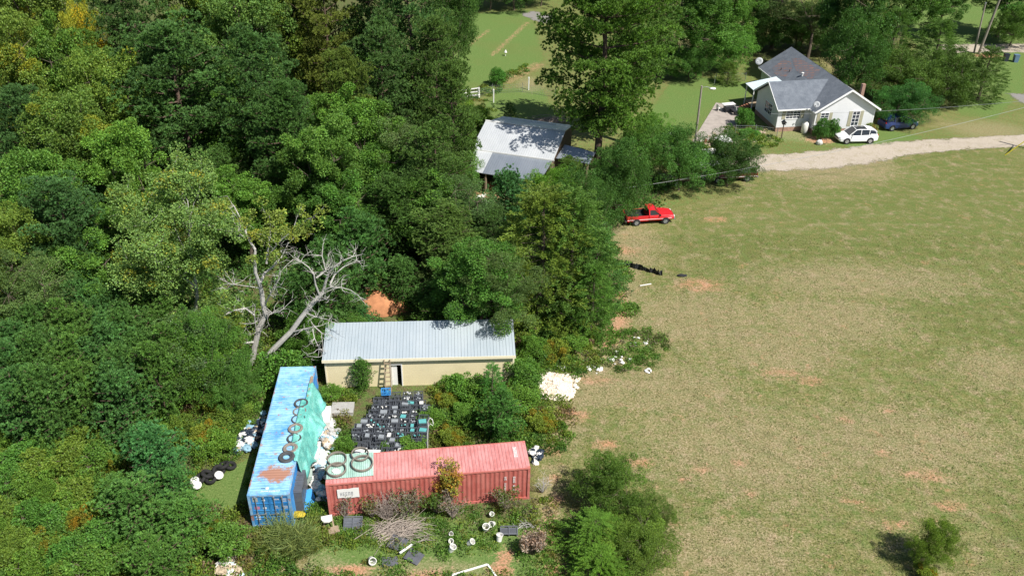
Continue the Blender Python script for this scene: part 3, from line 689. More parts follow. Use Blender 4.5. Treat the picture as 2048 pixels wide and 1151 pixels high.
# --- thicket of young pines left of the blue container
tk = 0
for row, (v, us) in enumerate([(575, (90,150,215,280,330)), (620, (60,125,190,255,315)), (665, (20,80,145,210,270,330)), (705, (0,55,115,180,245,310)), (745,(20,85,150,220))]):
    for u in us:
        tk += 1; tree('ypine', u + (tk*37 % 22) - 11, v + (tk*53 % 20) - 10, 5.6 + (tk*7 % 5)*.35, 4.6, 'thicket pine', [(1,1.05,1),(1.1,1.1,.9),(.9,1.05,1.15)][tk % 3], 'young pines of the left thicket')
for a in [
 ('ypine', 300, 868, 5.0, 4.4, 'bluish young pine standing in weeds below the thicket', (.85, 1.2, 1.5)),
 ('ypine', 335, 945, 3.0, 3.0, 'young pine beside the heap of black tyres', (.9,1.15,1.2)),
 ('ypine', 255, 975, 4.6, 4.6, 'bright young pine in the lower left weeds', (1.1,1.2,1.1)),
 ('ypine', 350, 1010, 3.8, 4.4, 'young pine directly below the bluish one', (1.1,1.2,1.0)),
 ('ypine', 300, 1090, 3.6, 4.0, 'young pine at the bottom edge of the picture on the left', (1.1,1.15,.9)),
 ('ypine', 668, 560, 6.0, 4.6, 'young pine left of the orange dirt mound', (1,1,1)),
 ('ypine', 660, 500, 8, 5.6, 'taller pine behind the leaning dead trunk', (.9,1,1)),
 ('ypine', 715, 440, 8.5, 5.8, 'dark young pine under the grey green oak', (.85,1,1)),
 ('ypine', 600, 540, 6.5, 4.8, 'young pine between the two dead trunks', (.85,.95,.9)),
 ('ypine', 800, 522, 4.6, 4.0, 'young pine behind the orange dirt mound', (1.0,1.05,1)),
 ('ypine', 865, 570, 3.4, 3.6, 'pine right of the orange dirt mound', (1,1.05,1)),
 ('ypine', 722, 615, 2.6, 3.0, 'bluish young pine between dirt mound and yellow shed', (.85,1.15,1.3)),
 ('ypine', 680, 622, 3.0, 3.2, 'low young pine at the rear left of the yellow shed', (1,1.15,1.1)),
 ('low', 958, 572, 3.8, 4.2, 'round feathery green tree behind the right end of the shed roof', (.7,1.0,1.2)),
 ('ypine', 870, 600, 3.4, 3.6, 'olive young pine just behind the shed roof', (1.2,1.2,.9)),
 ('ypine', 1003, 790, 4.0, 3.4, 'young pine leaning over the far edge of the red container', (.95,1.15,1.0)),
 ('tcedar', 985, 738, 3.6, 2.0, 'slim green sapling before the right end of the shed wall', (.7,1.3,1.3)),
 ('ypine', 722, 722, 2.7, 1.9, 'wispy pine sapling before the left half of the shed wall', (1.2,1.25,1)),
 ('shrub', 930, 750, 2.2, 3.0, 'leafy bush against the shed wall left of the slim sapling', (1.1,1.15,1)),
 ('shrub', 1045, 720, 2.4, 3.2, 'leafy bush at the right corner of the shed', (1,1.05,1)),
 ('low', 405, 660, 6.5, 5.0, 'leafy green tree at the far left corner of the blue container', (1.05,1.15,1.15)),
 ('low', 380, 690, 5.5, 5.0, 'green leafy tree left of the blue container trees', (1.1,1.1,.9)),
 ('yellow', 420, 640, 6, 4.0, 'small yellow flecked tree under the forked pale trunk', (1.0,1.05,1)),
 ('low', 462, 735, 3.8, 3.6, 'low leafy tree overhanging the trash beside the blue container', (1.0,1.1,1.2)),
 ('shrub', 560, 705, 3.0, 4.4, 'bush behind the far end of the blue container', (.9,1,.9)),
 ('low', 620, 640, 3.6, 4.4, 'leafy bush under the leaning dead trunk', (1,1.1,.9)),
 ('low', 700, 655, 2.6, 3.6, 'bushy growth behind the left end of the shed roof', (1.1,1.15,1)),
 ('shrub', 425, 868, 1.8, 3.0, 'yellow green bush just above the black tyre heap', (1.25,1.15,.9)),
 ('low', 1222, 938, 3.5, 4.3, 'dark glossy young oak standing at the field edge', (.85, .8, .7)),
 ('cedar', 1192, 1040, 2.3, 4.4, 'bright green feathery bush in front of the dark young oak', (.85, 1.1, .8)),
 ('low', 1298, 1018, 2.2, 3.0, 'olive bush right of the bright feathery one', (1.0,.85,.8)),
 ('low', 1275, 1070, 2.3, 4.4, 'reddish tinged bush low at the bottom edge by the field', (1.15,.95,.8)),
 ('tcedar', 1200, 1110, 2.0, 3.6, 'bright green bush cut by the bottom edge', (.85, 1.1, .7)),
 ('low', 1880, 1062, 2.9, 2.6, 'lone small tree in the field with yellow tips', (1.35, 1.1, .8)),
 ('yshrub', 1856, 1133, 1.0, 1.4, 'low yellow green shoots beside the lone small tree', (1.2,1.2,1)),
 ('shrub', 1492, 215, 2.6, 2.6, 'round green bush at the shaded left wall of the house', (.85,1.05,1)),
 ('shrub', 1648, 237, 2.7, 2.1, 'left of the two joined dark bushes against the front gable', (.7,.85,1)),
 ('shrub', 1671, 236, 2.6, 1.9, 'right of the two joined dark bushes against the front gable', (.75,.9,1)),
 ('yshrub', 1745, 245, 1.3, 1.8, 'small rose bush with pale blooms at the right gable corner', (1.3,1.2,2.5)),
 ('shrub', 995, 135, 2.6, 2.4, 'bush on the wire fence line of the back lawn', (.8,1.05,1)),
 ('tcedar', 1020, 212, 4.0, 2.2, 'small dark fir shaped tree behind the barn roof', (.6,.85,1.2)),
 ('shrub', 1500, 258, 1.0, 2.6, 'low garden bush by the paving left of the house', (.9,1.1,1)),
 ('shrub', 1340, 262, 1.7, 2.4, 'bush left of the lamp pole at the yard fence', (.9,1.05,.9)),
]:
    tree(*a[:5], a[5], color=a[6])

_rg = random.Random(44); _n = 0
SAP = make_broad(111, H=3, D=2.6, zb=.2, lobes=8, sub=10, nn=60, l=.15, w=.11, clump=.95, col=(.13,.26,.04))
PR['sap'] = [SAP]; NM['sap'] = ('sapling', 'sapling')
_spots = []
for i in range(900):
    u, v = _rg.uniform(-30, 540), _rg.uniform(760, 1150)
    if v < 790 + 0*u or (u > 470 and v < 1010) or (u > 380 and 920 < v < 1000) or (u > 420 and 850 < v < 920) or (u > 415 and v > 1095) or (470 < u < 620 and v < 1100) or (250 < u < 400 and v > 880) or (360 < u < 520 and 930 < v < 1050): continue
    if any(abs(u-a)*1.0 + abs(v-b)*1.6 < 42 for a, b in _spots): continue
    _spots.append((u, v))
for u, v in _spots[:64]:
    k = _rg.choice(['sap', 'sap', 'shrub', 'yshrub', 'shrub'])
    tree(k, u, v - 18, _rg.uniform(1.2, 2.3), _rg.uniform(1.6, 2.8), {'sap': 'leafy sapling', 'shrub': 'low green bush', 'yshrub': 'yellowing bush'}[k],
         _rg.choice([(1,1,1), (1.15,1.05,.9), (.85,1,1), (1.3,1,.9)]), {'sap': 'saplings in the left scrub', 'shrub': 'bushes in the left scrub', 'yshrub': 'yellowing bushes in the left scrub'}[k])
for i, (u, v, h, d) in enumerate([(905,765,1.6,2.2),(960,780,1.9,2.4),(890,800,1.3,2.0),(930,830,1.4,2.6),(1040,800,1.5,2.4),(1080,840,1.3,2.4),(1060,780,1.4,2.0),(860,840,1.2,1.8),(900,870,1.2,2.0),(690,890,1.0,1.8),(820,895,1.1,1.9),(1115,700,1.5,2.6),(1070,690,1.7,2.6),(1150,690,1.2,2.0),(1000,720,1.6,2),(770,895,1.0,1.6),(660,790,1.1,1.5)]):
    tree(['shrub', 'sap', 'yshrub'][i % 3], u, v - 14, h, d, ['green bush', 'green sapling', 'yellow green bush'][i % 3], (1.05, 1.05, .9), ['bushes between shed and red container', 'saplings between shed and red container', 'yellow green bushes between shed and red container'][i % 3])

for o in list(COL.objects):
    if o.get('group') == 'trees of the distant belt': o['label'] = rel_label('tall distant tree', o.location.x, o.location.y)
    if o.get('group') == 'trees deep in the left wood': o['label'] = rel_label('wood tree', o.location.x, o.location.y)
# ------------------------------------------------------------------ metal boxes
def weathered(name, c_new, c_fade, rust, fade_pos=.45, rust_amt=.6, streak=(1, 1, 6), patch=None):
    m, t, p, o = nodes(name); co = coord(t)
    n1 = noise(t, co, .9, 6, .7); n2 = noise(t, co, 2.2, 6, .75, vec_scale=streak); n3 = noise(t, co, 1.6, 8, .8)
    c = ramp(t, mathn(t, 'ADD', mathn(t, 'MULTIPLY', n1, .5), mathn(t, 'MULTIPLY', n2, .5)), [(fade_pos-.07, c_new), (fade_pos+.1, c_fade)])
    rf = ramp(t, n3, [(rust_amt, 0.0), (rust_amt+.05, .9)])
    if patch:
        mp = N(t, 'ShaderNodeMapping'); mp.inputs['Location'].default_value = [-a for a in patch[0]]; 
        v = N(t, 'ShaderNodeVectorMath', operation='SUBTRACT'); v.inputs[1].default_value = patch[0]; t.links.new(co, v.inputs[0])
        v2 = N(t, 'ShaderNodeVectorMath', operation='DIVIDE'); v2.inputs[1].default_value = patch[1]; t.links.new(v.outputs[0], v2.inputs[0])
        ln = N(t, 'ShaderNodeVectorMath', operation='LENGTH'); t.links.new(v2.outputs[0], ln.inputs[0])
        q = mathn(t, 'ADD', ln.outputs['Value'], mathn(t, 'MULTIPLY', mathn(t, 'SUBTRACT', n3, .5), 3.2))
        rf = mathn(t, 'MAXIMUM', rf, ramp(t, q, [(.7, .95), (1.0, 0.0)]))
    c = mix(t, rf, c, rust)
    t.links.new(c, p.inputs['Base Color']); p.inputs['Roughness'].default_value = .6; p.inputs['Specular IOR Level'].default_value = .35
    bump(t, p, n3, .15, .01); return m
def corrugate(mb, L, z0, z1, pitch=.28, dep=.036, axis='x', y=0, out=-1):
    """wall sheet in the plane y, ribs upright"""
    n = int(L/pitch); pitch = L/n; pts = [(0, 0)]
    for i in range(n):
        x = i*pitch; pts += [(x+pitch*.26, 0), (x+pitch*.5, 1), (x+pitch*.76, 1), (x+pitch, 0)]
    vs = []; fs = []
    for a, d in pts:
        off = y - out*d*dep
        for z in (z0, z1): vs.append((a, off, z) if axis == 'x' else (off, a, z))
    for i in range(len(pts)-1): fs.append((2*i, 2*i+2, 2*i+3, 2*i+1))
    mb.add(vs, fs)
def container(name, label, loc, rz, mats, H=2.59, L=12.19, Wd=2.44, door_marks=True):
    wallm, roofm, framem, doorm = mats
    r = empty(name, loc, rz, label, 'container')
    m = MB(); corrugate(m, L-.3, .16, H-.11, y=.035, out=-1)
    m.v = [(a+.15, b, c) for a, b, c in m.v]; wn = m.build('side_wall', wallm, r, recalc=False)
    m = MB(); corrugate(m, L-.3, .16, H-.11, y=Wd-.035, out=1); m.v = [(a+.15, b, c) for a, b, c in m.v]; m.build('side_wall', wallm, r, recalc=False)
    m = MB(); corrugate(m, Wd-.3, .16, H-.11, axis='y', y=L-.035, out=1); m.v = [(a, b+.15, c) for a, b, c in m.v]; m.build('end_wall', wallm, r, recalc=False)
    # roof: shallow ribs running across
    m = MB(); pts = []; n = 56; pt = (L-.24)/n
    for i in range(n): x = .12+i*pt; pts += [(x, 0), (x+pt*.3, 0), (x+pt*.45, .022), (x+pt*.85, .022)]
    pts.append((L-.12, 0)); vs = []; fs = []
    for a, d in pts:
        for y in (.06, Wd/2, Wd-.06): vs.append((a, y, H-.03+d+(.012 if y == Wd/2 else 0)))
    for i in range(len(pts)-1):
        for k in (0, 1): fs.append((3*i+k, 3*i+3+k, 3*i+4+k, 3*i+1+k))
    m.add(vs, fs); m.box(.0, .06, H-.055, .12, Wd-.06, H-.012); m.box(L-.12, .06, H-.055, L, Wd-.06, H-.012); m.build('roof', roofm, r, recalc=False)
    # frame
    m = MB()
    for y in (0, Wd-.07):
        m.box(.16, y, H-.105, L-.16, y+.07, H-.003); m.box(.16, y, .0, L-.16, y+.07, .16)
    for x in (0, L-.15):
        for y in (0, Wd-.15): m.box(x, y, .12, x+.15, y+.15, H-.12)
    m.box(.0, .15, H-.14, .1, Wd-.15, H-.06); m.box(0, .15, 0, .1, Wd-.15, .13); m.box(L-.1, .15, 0, L, Wd-.15, .15); m.box(L-.1, .15, H-.11, L, Wd-.15, H-.06)
    m.box(.2, .1, .16, L-.2, Wd-.1, .19)
    m.build('frame', framem, r)
    for x in (0, L-.178):
        for y in (0, Wd-.162):
            for z in (0, H-.118): 
                c = MB(); c.box(x-.004, y-.004, z, x+.182, y+.166, z+.124); c.build('corner_casting', framem, r, bevel=.01)
    for k in (0, 1):
        y0 = .155 + k*(Wd-.31)/2; y1 = y0 + (Wd-.31)/2 - .008
        m = MB(); m.box(.05, y0, .14, .075, y1, H-.145)
        nz = 4; hz = (H-.3)/nz
        for i in range(nz+1): m.box(.018, y0+.02, .145+i*hz-.02+(.02 if i == 0 else 0)-(.02 if i == nz else 0), .052, y1-.02, .145+i*hz+.035-(.035 if i == nz else 0))
        m.box(.02, y0, .145, .052, y0+.05, H-.15); m.box(.02, y1-.05, .145, .052, y1, H-.15)
        d = m.build('door', doorm, r)
        for yb in (y0+(y1-y0)*.3, y0+(y1-y0)*.74):
            b = MB(); b.tube([(-.02, yb, .12), (-.02, yb, H-.13)], .024, 8); b.cbox((-.02, yb, .17), (.06, .1, .07)); b.cbox((-.02, yb, H-.2), (.06, .1, .07)); b.cbox((-.02, yb, 1.1), (.05, .11, .09)); b.bar((-.045, yb, 1.08), (-.045, yb+.38, 1.02), .03); b.build('locking_bar', GALV, d)
    return r
def marks(parent, name, mat, rects, frame, th=.004):
    """rows of small painted characters: rects = (u0,v0,n,w,h,gap) in the plane given by frame(u,v,d)->xyz"""
    rg = random.Random(len(rects)); m = MB()
    for (u0, v0, n, w, h, gap) in rects:
        for i in range(n):
            u = u0 + i*(w+gap); 
            q = rg.random(); cells = [(0,0,.3,1)] + ([(.7,0,1,1)] if q < .6 else []) + ([(0,.8,1,1)] if q > .25 else []) + ([(0,.42,1,.58)] if q > .4 or q < .2 else []) + ([(0,0,1,.2)] if q > .5 else [])
            for k, (a, b, c, d) in enumerate(cells):
                z = th + .0004*k
                P = [frame(u+a*w, v0+b*h, z), frame(u+c*w, v0+b*h, z), frame(u+c*w, v0+d*h, z), frame(u+a*w, v0+d*h, z)]
                m.add(P, [(0, 1, 2, 3)])
    return m.build(name, mat, parent, recalc=False)
GALV = M('galvanised', (.45, .47, .49), .45, .6, var=.3, scale=3)
WHITEP = M('white_paint', (.80, .80, .78), .5, var=.08, scale=3)
WHITEPL = M('white_plastic', (.80, .79, .75), .45, var=.16, scale=2)
BLACKPL = M('black_plastic', (.030, .032, .037), .45, var=.3, scale=3, spec=.5)
RUBBER = M('rubber', (.022, .022, .023), .85, var=.4, scale=5)
RUSTC = (.30, .115, .05)
BLUEW = weathered('blue_side', (.035, .20, .52), (.10, .34, .66), RUSTC, .52, .66, (1, 1, .3))
BLUER = weathered('blue_roof', (.06, .27, .58), (.30, .54, .71), (.36, .17, .10), .46, .58, (4.5, .6, 1), patch=((1.75, 1.1, 2.59), (.75, 1.15, 3)))
BLUEF = weathered('blue_frame', (.10, .30, .55), (.32, .46, .56), (.34, .14, .07), .5, .52, (1, 1, 1))
BLUED = weathered('blue_door', (.025, .17, .42), (.055, .26, .52), RUSTC, .5, .68, (1, 1, .5))
REDW = weathered('red_side', (.36, .085, .07), (.46, .15, .125), (.28, .085, .05), .47, .66, (1, 1, .25))
REDR = weathered('red_roof', (.46, .16, .15), (.60, .28, .27), (.40, .12, .10), .46, .665, (3.5, .5, 1))
REDF = weathered('red_frame', (.45, .13, .11), (.56, .21, .18), (.42, .15, .07), .5, .57, (1, 1, 1))
bc = container('shipping_container', 'long faded blue shipping container with rust stains and white lettered doors', (-12.68, 37.13, 0), 1.640, (BLUEW, BLUER, BLUEF, BLUED))
rc = container('shipping_container', 'long faded red shipping container lying across the weeds', (-10.74, 37.92, 0), .143, (REDW, REDR, REDF, REDW))
# door lettering of the blue container, too worn to read
fd = lambda u, v, d: (.018 - d - .002, 2.44-u, v)
DT = 2.59-.15
marks(bc, 'marking', WHITEP, [(1.45,2.12,5,.05,.09,.018),(1.9,2.14,6,.045,.08,.015),(1.95,1.98,4,.05,.08,.015),(1.45,1.56,3,.05,.08,.02),(1.45,1.44,4,.05,.07,.02),(1.9,1.55,5,.05,.08,.015),(1.92,1.42,5,.05,.08,.015),
   (1.46,.98,3,.05,.07,.02),(1.46,.86,4,.05,.07,.02),(1.92,1.0,5,.05,.08,.015),(1.95,.86,5,.05,.08,.015)], lambda u, v, d: (.049-d, 2.44-u, v))
m = MB(); m.tube([(.047, 2.44-.88, 2.12), (.044, 2.44-.88, 2.12)], .09, 14); m.build('marking', WHITEP, bc)
m = MB(); m.box(.044, 2.44-.6, 1.4, .048, 2.44-.3, 1.62); tag(m.build('placard', M('faded_pink', (.55, .22, .36), .6), bc), 'faded pink door placard')
m = MB(); m.box(.044, 2.44-.55, .55, .048, 2.44-.3, .95); m.box(.044, 2.44-.98, 1.42, .048, 2.44-.78, 1.55); m.build('placard', WHITEP, bc)
m = MB(); m.box(.044, 2.44-.55, 2.0, .048, 2.44-.25, 2.38); m.build('placard', M('grey_patch', (.36, .42, .42), .7), bc)
marks(bc, 'marking', WHITEP, [(.75,.24,9,.075,.10,.02),(1.55,.26,4,.06,.08,.02)], lambda u, v, d: (v, 2.44-u, 2.59+.002+d))
marks(bc, 'marking', M('dark_lettering', (.03, .06, .12), .7), [(.72,.48,4,.07,.09,.03)], lambda u, v, d: (v, 2.44-u, 2.59+.002+d))
m = MB(); m.tube([(.52, 1.36, 2.586), (.52, 1.36, 2.598)], .10, 16); m.build('marking', WHITEP, bc)
# red container: white placard and lettering
m = MB(); 
rg = random.Random(4); top = [(.62+i*.16, 2.16+rg.uniform(-.03, .03)) for i in range(9)]; bot = [(1.9-i*.16, 1.42+rg.uniform(-.04, .04)) for i in range(9)]
m.prism(top+bot, -.012, -.002); m.build('placard', WHITEP, rc)
marks(rc, 'marking', M('grey_lettering', (.35, .36, .38), .7), [(.78,1.6,5,.11,.3,.05)], lambda u, v, d: (u, -.013-d, v))
marks(rc, 'marking', WHITEP, [(11.15,z,1,.13,.10,.02) for z in (1.9,1.76,1.62,1.48)] + [(11.15,z,1,.13,.13,.02) for z in (1.16,.86)] + [(10.62,z,1,.12,.12,.02) for z in (1.92,1.76)] + [(10.62,z,1,.10,.07,.02) for z in (1.45,1.35,1.25,1.15,1.05,.95,.85,.75,.65)], lambda u, v, d: (u, -.001-d, v))
marks(rc, 'marking', WHITEP, [(1.05+i*.155,11.35,1,.12,.2,.02) for i in range(6)], lambda u, v, d: (v, u, 2.59+.002+d))
m = MB(); m.box(.4, 2.38, 2.56, 1.1, 2.43, 2.63)
# green sheet on the red roof's left end (ribbed) 
SHG = weathered('green_sheet', (.25, .42, .36), (.42, .60, .53), (.40, .48, .42), .48, .9, (6, .5, 1))
m = MB(); n = 22
vs = []; fs = []
for i in range(n*2+1):
    x = .02 + i*2.78/(n*2)
    for y in (.42, 2.46): vs.append((x, y, 2.625 + (.022 if i % 2 else 0)))
for i in range(n*2): fs.append((2*i, 2*i+2, 2*i+3, 2*i+1))
m.add(vs, fs); o = m.build('roofing_sheet', SHG, recalc=False); o.matrix_world = rc.matrix_world
o.location = rc.location; o.rotation_euler = rc.rotation_euler; sol = o.modifiers.new('thick', 'SOLIDIFY'); sol.thickness = .006
tag(o, 'pale green ribbed sheet laid over the left end of the red container roof', 'roofing sheet')
def on(cont, x, y, z): 
    t = cont.rotation_euler.z; return (cont.location.x + x*cos(t) - y*sin(t), cont.location.y + x*sin(t) + y*cos(t), z)
HOOP = M('weathered_hoop', (.27, .235, .20), .85, var=.45, scale=6)
for (x, y, rr, tl, lb) in [(.62, 1.93, .55, .03, 'rusty hoop on the green sheet, back left of four'), (.62, 1.02, .55, -.02, 'rusty hoop on the green sheet with pale litter inside, front left of four'),
                       (2.0, 2.17, .50, .10, 'rusty hoop on the green sheet, the back right one tilted over the next'), (2.13, 1.38, .62, .03, 'largest of the four hoops on the green sheet')]:
    m = MB()
    m.lathe([(rr, 0), (rr+.035, .01), (rr+.02, .10), (rr+.035, .19), (rr, .20), (rr-.02, .18), (rr-.01, .1), (rr-.02, .02), (rr, 0)], n=40)
    o = m.build('metal_hoop', HOOP, smooth=True); o.location = on(rc, x, y, 2.66+abs(tl)*.5); o.rotation_euler = (tl, tl*.6, .2)
    tag(o, lb, 'hoop', 'four big hoops on the red container')
m = MB(); m.add(*lumpy((0, 0, 0), (.28, .2, .05), 5, zmin=0)); o = m.build('litter_heap', WHITEPL); o.location = on(rc, .6, 1.02, 2.66); tag(o, 'pale litter lying inside a hoop on the green sheet', 'litter')
TYR = M('dark_tyre_ring', (.075, .08, .085), .8, var=.4, scale=6)
for i, (x, y, rr, tn) in enumerate([(3.05, .62, .50, .11), (3.85, .52, .47, .09), (4.75, .42, .46, .065), (5.65, .46, .48, .10), (6.6, .42, .45, .045), (7.35, .44, .44, .05), (8.15, .46, .47, .075)]):
    m = MB(); m.torus((0, 0, tn*.6), rr-tn, tn, 40, 8, .7); 
    if i in (0, 1): m.torus((0, 0, tn*.6), rr-tn*2.2, tn*.5, 36, 6, .8)
    o = m.build('tyre_ring', TYR if i % 2 == 0 else HOOP, smooth=True); o.location = on(bc, x, y, 2.605); o.rotation_euler = (0.01, 0, i)
    tag(o, ['dark worn tyre ring nearest the blue container doors', 'second ring from the doors on the blue roof, thick and brown', 'third ring from the doors on the blue roof', 'fourth ring from the doors on the blue roof, brown',
            'thin fifth ring from the doors on the blue roof', 'thin sixth ring from the doors on the blue roof', 'ring farthest from the doors on the blue roof'][i], 'tyre ring', 'row of rings on the blue container roof')
# plank and green tarp along the right edge of the blue container
WOOD = M('weathered_wood', (.38, .29, .20), .85, var=.4, scale=3); WOODG = M('grey_wood', (.36, .33, .29), .9, var=.35, scale=3)
m = MB(); m.box(8.3, .02, 2.61, 11.0, .2, 2.66); o = m.build('plank', WOOD); o.location = bc.location; o.rotation_euler = bc.rotation_euler
tag(o, 'long weathered plank holding the tarp on the blue container roof edge', 'plank')
TARP, t, p, o_ = nodes('green_tarp'); co = coord(t)
c = ramp(t, noise(t, co, 1.3, 5, .7), [(.35, (.08, .36, .33)), (.55, (.18, .55, .48)), (.75, (.38, .70, .66))]); t.links.new(c, p.inputs['Base Color']); p.inputs['Roughness'].default_value = .4
bump(t, p, noise(t, co, 3.5, 6, .7), .9, .12)
m = MB(); nu, nv = 60, 22; vs = []; fs = []; rg = random.Random(9)
for i in range(nu+1):
    x = 2.7 + 7.6*i/nu; out = .40 + .35*(.5+.5*sin(x*1.3+1)) + (.65 if x > 6.0 and x < 8.8 else 0)*sin((x-6)/2.8*pi)
    top = .55 if x < 8.5 else .25; zend = .5 + .55*(.5+.5*sin(x*2.1)) + (.5 if 6 < x < 9 else 0)
    if x < 4.2: top = .16 + (x-2.7)*.2
    for j in range(nv+1):
        q = j/nv
        if q < .28: y = top*(1-q/.28) - .03; z = 2.66 + .012*sin(x*9) + .01*sin(j*2)
        else:
            s = (q-.28)/.72; y = -.05 - out*s**1.25 + .06*sin(x*6+s*3)*s; z = 2.65 - (2.65-zend)*s**1.05 + .07*sin(x*8+s*5)*s
        vs.append((x + .12*sin(j*.7+x)*q, y, z))
for i in range(nu):
    for j in range(nv): fs.append((i*(nv+1)+j, (i+1)*(nv+1)+j, (i+1)*(nv+1)+j+1, i*(nv+1)+j+1))
m.add(vs, fs); o = m.build('tarp', TARP, smooth=True, recalc=False); o.location = bc.location; o.rotation_euler = bc.rotation_euler
s_ = o.modifiers.new('thick', 'SOLIDIFY'); s_.thickness = .008; tag(o, 'sea green tarp sagging off the right edge of the blue container', 'tarp')

# ------------------------------------------------------------------ siding and roof materials
def siding(name, c, lap=.2, dark=.8, grad=None):
    m, t, p, o = nodes(name); co = coord(t); sp = N(t, 'ShaderNodeSeparateXYZ'); t.links.new(co, sp.inputs[0])
    f = mathn(t, 'FRACT', mathn(t, 'DIVIDE', sp.outputs['Z'], lap))
    base = ramp(t, noise(t, co, .8, 5), [(.3, tuple(x*.9 for x in c)), (.7, c)])
    line = ramp(t, f, [(.0, tuple([dark*.75]*3)), (.1, (1, 1, 1)), (.95, (1, 1, 1))])
    t.links.new(mix(t, 1.0, base, line, 'MULTIPLY'), p.inputs['Base Color']); p.inputs['Roughness'].default_value = .6
    bump(t, p, f, .4, .02); return m
def ribbed(name, c, c2, axis='X', pitch=.23, rough=.4, metal=.5, var=2.0):
    m, t, p, o = nodes(name); co = coord(t); sp = N(t, 'ShaderNodeSeparateXYZ'); t.links.new(co, sp.inputs[0])
    f = mathn(t, 'FRACT', mathn(t, 'DIVIDE', sp.outputs[axis], pitch))
    base = ramp(t, noise(t, co, .5, 5, .65, vec_scale=(1, .4, 1)), [(.3, c2), (.7, c)])
    pn = mathn(t, 'FRACT', mathn(t, 'DIVIDE', sp.outputs[axis], pitch*4.0)); 
    t.links.new(mix(t, 1.0, base, ramp(t, f, [(.0, .62), (.12, 1.0), (.9, 1.0)]), 'MULTIPLY'), p.inputs['Base Color'])
    p.inputs['Roughness'].default_value = rough; p.inputs['Metallic'].default_value = metal
    bump(t, p, ramp(t, f, [(.0, 1.0), (.12, 0.0), (.9, 0.0), (1, 1.0)]), .5, .03); return m
# ------------------------------------------------------------------ yellow shed
sh = empty('storage_shed', (-13.13, 50.15, 0), math.atan2(51.12-50.13, 13.44), 'long cream yellow shed with a ribbed pale metal roof', 'shed')
SL, SW, SZ, SZB = 13.4, 3.0, 2.55, 3.3
CREAM = siding('cream_siding', (.83, .72, .46), .22, .85); CREAMT = M('cream_trim', (.85, .77, .56), .6, var=.1)
m = MB()
dx0, dx1 = 4.62, 5.35
m.box(0, 0, 0, dx0, .1, SZ); m.box(dx1, 0, 0, SL, .1, SZ); m.box(dx0, 0, 1.9, dx1, .1, SZ); m.build('wall', CREAM, sh)
m = MB(); m.prism([(.1, 0), (SW, 0), (SW, SZB), (.1, SZ)], 0, .1, 'x'); m.build('wall', CREAM, sh)
m = MB(); m.prism([(.1, 0), (SW, 0), (SW, SZB), (.1, SZ)], SL-.1, SL, 'x'); m.build('wall', CREAM, sh)
m = MB(); m.box(.1, SW-.1, 0, SL-.1, SW, SZB); m.build('wall', CREAM, sh)
m = MB(); m.box(-.02, -.025, 0, .10, -.0, SZ); m.box(SL-.10, -.025, 0, SL+.02, 0, SZ); m.box(SL, -.02, 0, SL+.03, .12, SZ); m.box(SL, SW-.12, 0, SL+.03, SW, SZB-.02); m.build('corner_trim', CREAMT, sh)
m = MB(); m.box(dx0-.08, -.03, 0, dx0, 0, 1.98); m.box(dx1, -.03, 0, dx1+.08, 0, 1.98); m.box(dx0, -.03, 1.9, dx1, 0, 1.98); m.build('door_frame', WHITEP, sh)
m = MB(); m.box(dx0+.02, .12, 0, dx0+.42, .15, 1.88); tag(m.build('door', WHITEP, sh), 'white door standing half open in the dark doorway')
SROOF = ribbed('shed_roof', (.50, .56, .60), (.40, .47, .52), 'X', .23, .42, .25)
m = MB(); a = (SZB-SZ)/(SW+.0)
m.prism([(-.22, SZ+.06-.22*a-.0), (SW+.15, SZB+.12), (SW+.15, SZB+.17), (-.22, SZ+.11-.22*a)], -.12, SL+.10, 'x')
k = 0
x = .0
while x < SL:
    m.prism([(-.22, SZ+.105-.22*a), (SW+.15, SZB+.165), (SW+.15, SZB+.195), (-.22, SZ+.135-.22*a)], x-.012, x+.012, 'x'); x += .46
m.build('roof', SROOF, sh)
m = MB(); m.box(-.14, -.26, SZ-.16, SL+.12, -.222, SZ+.07); m.build('fascia', CREAMT, sh)
# ladder
t0 = sh.rotation_euler.z
def shp(x, y, z): return (sh.location.x + x*cos(t0) - y*sin(t0), sh.location.y + x*sin(t0) + y*cos(t0), z)
lad = empty('ladder', shp(4.42, -.35, 0), t0, 'wooden ladder leaning on the shed wall beside the dark doorway', 'ladder')
for s in (-.2, .2): m = MB(); m.bar((s, -.45, 0), (s, .02, 2.62), .05, .09); m.build('side_rail', WOOD, lad)
for i in range(7): m = MB(); q = (i+.7)/7.6; m.bar((-.2, -.45+.47*q, 2.62*q), (.2, -.45+.47*q, 2.62*q), .09, .035); m.build('rung', WOOD, lad)

# ------------------------------------------------------------------ metal roofed barn
BR, BR2 = ribbed('barn_roof', (.74, .76, .78), (.60, .63, .66), 'X', .24, .42, .35), ribbed('barn_roof_shade_tone', (.40, .44, .50), (.30, .34, .40), 'X', .24, .35, .5)  # second metal is a darker copy, pine shade on the lean-to put into its colour
BWOOD = M('barn_boards', (.16, .11, .08), .9, var=.45, scale=2); RBRICK = M('red_clay_boards', (.35, .17, .11), .9, var=.4)
P0, P1 = at(943, 297, 3.4), at(1107, 320, 3.4); byaw = math.atan2(P1.y-P0.y, P1.x-P0.x); BLN = (P1-P0).length
bn = empty('barn', (P0.x, P0.y, 0), byaw, 'open fronted barn with a pale ribbed metal roof half in pine shadow', 'barn')
def slab(mb, pts, th=.05):
    n = len(pts); mb.add([tuple(p) for p in pts] + [(p[0], p[1], p[2]-th) for p in pts], [tuple(range(n)), tuple(range(n, 2*n))[::-1]] + [(i, i+n, (i+1) % n + n, (i+1) % n) for i in range(n)])
L_ = BLN
m = MB(); slab(m, [(0, 0, 3.4), (L_, 0, 3.4), (L_, 4.6, 4.7), (0, 4.6, 4.7)]); m.build('roof', BR, bn)
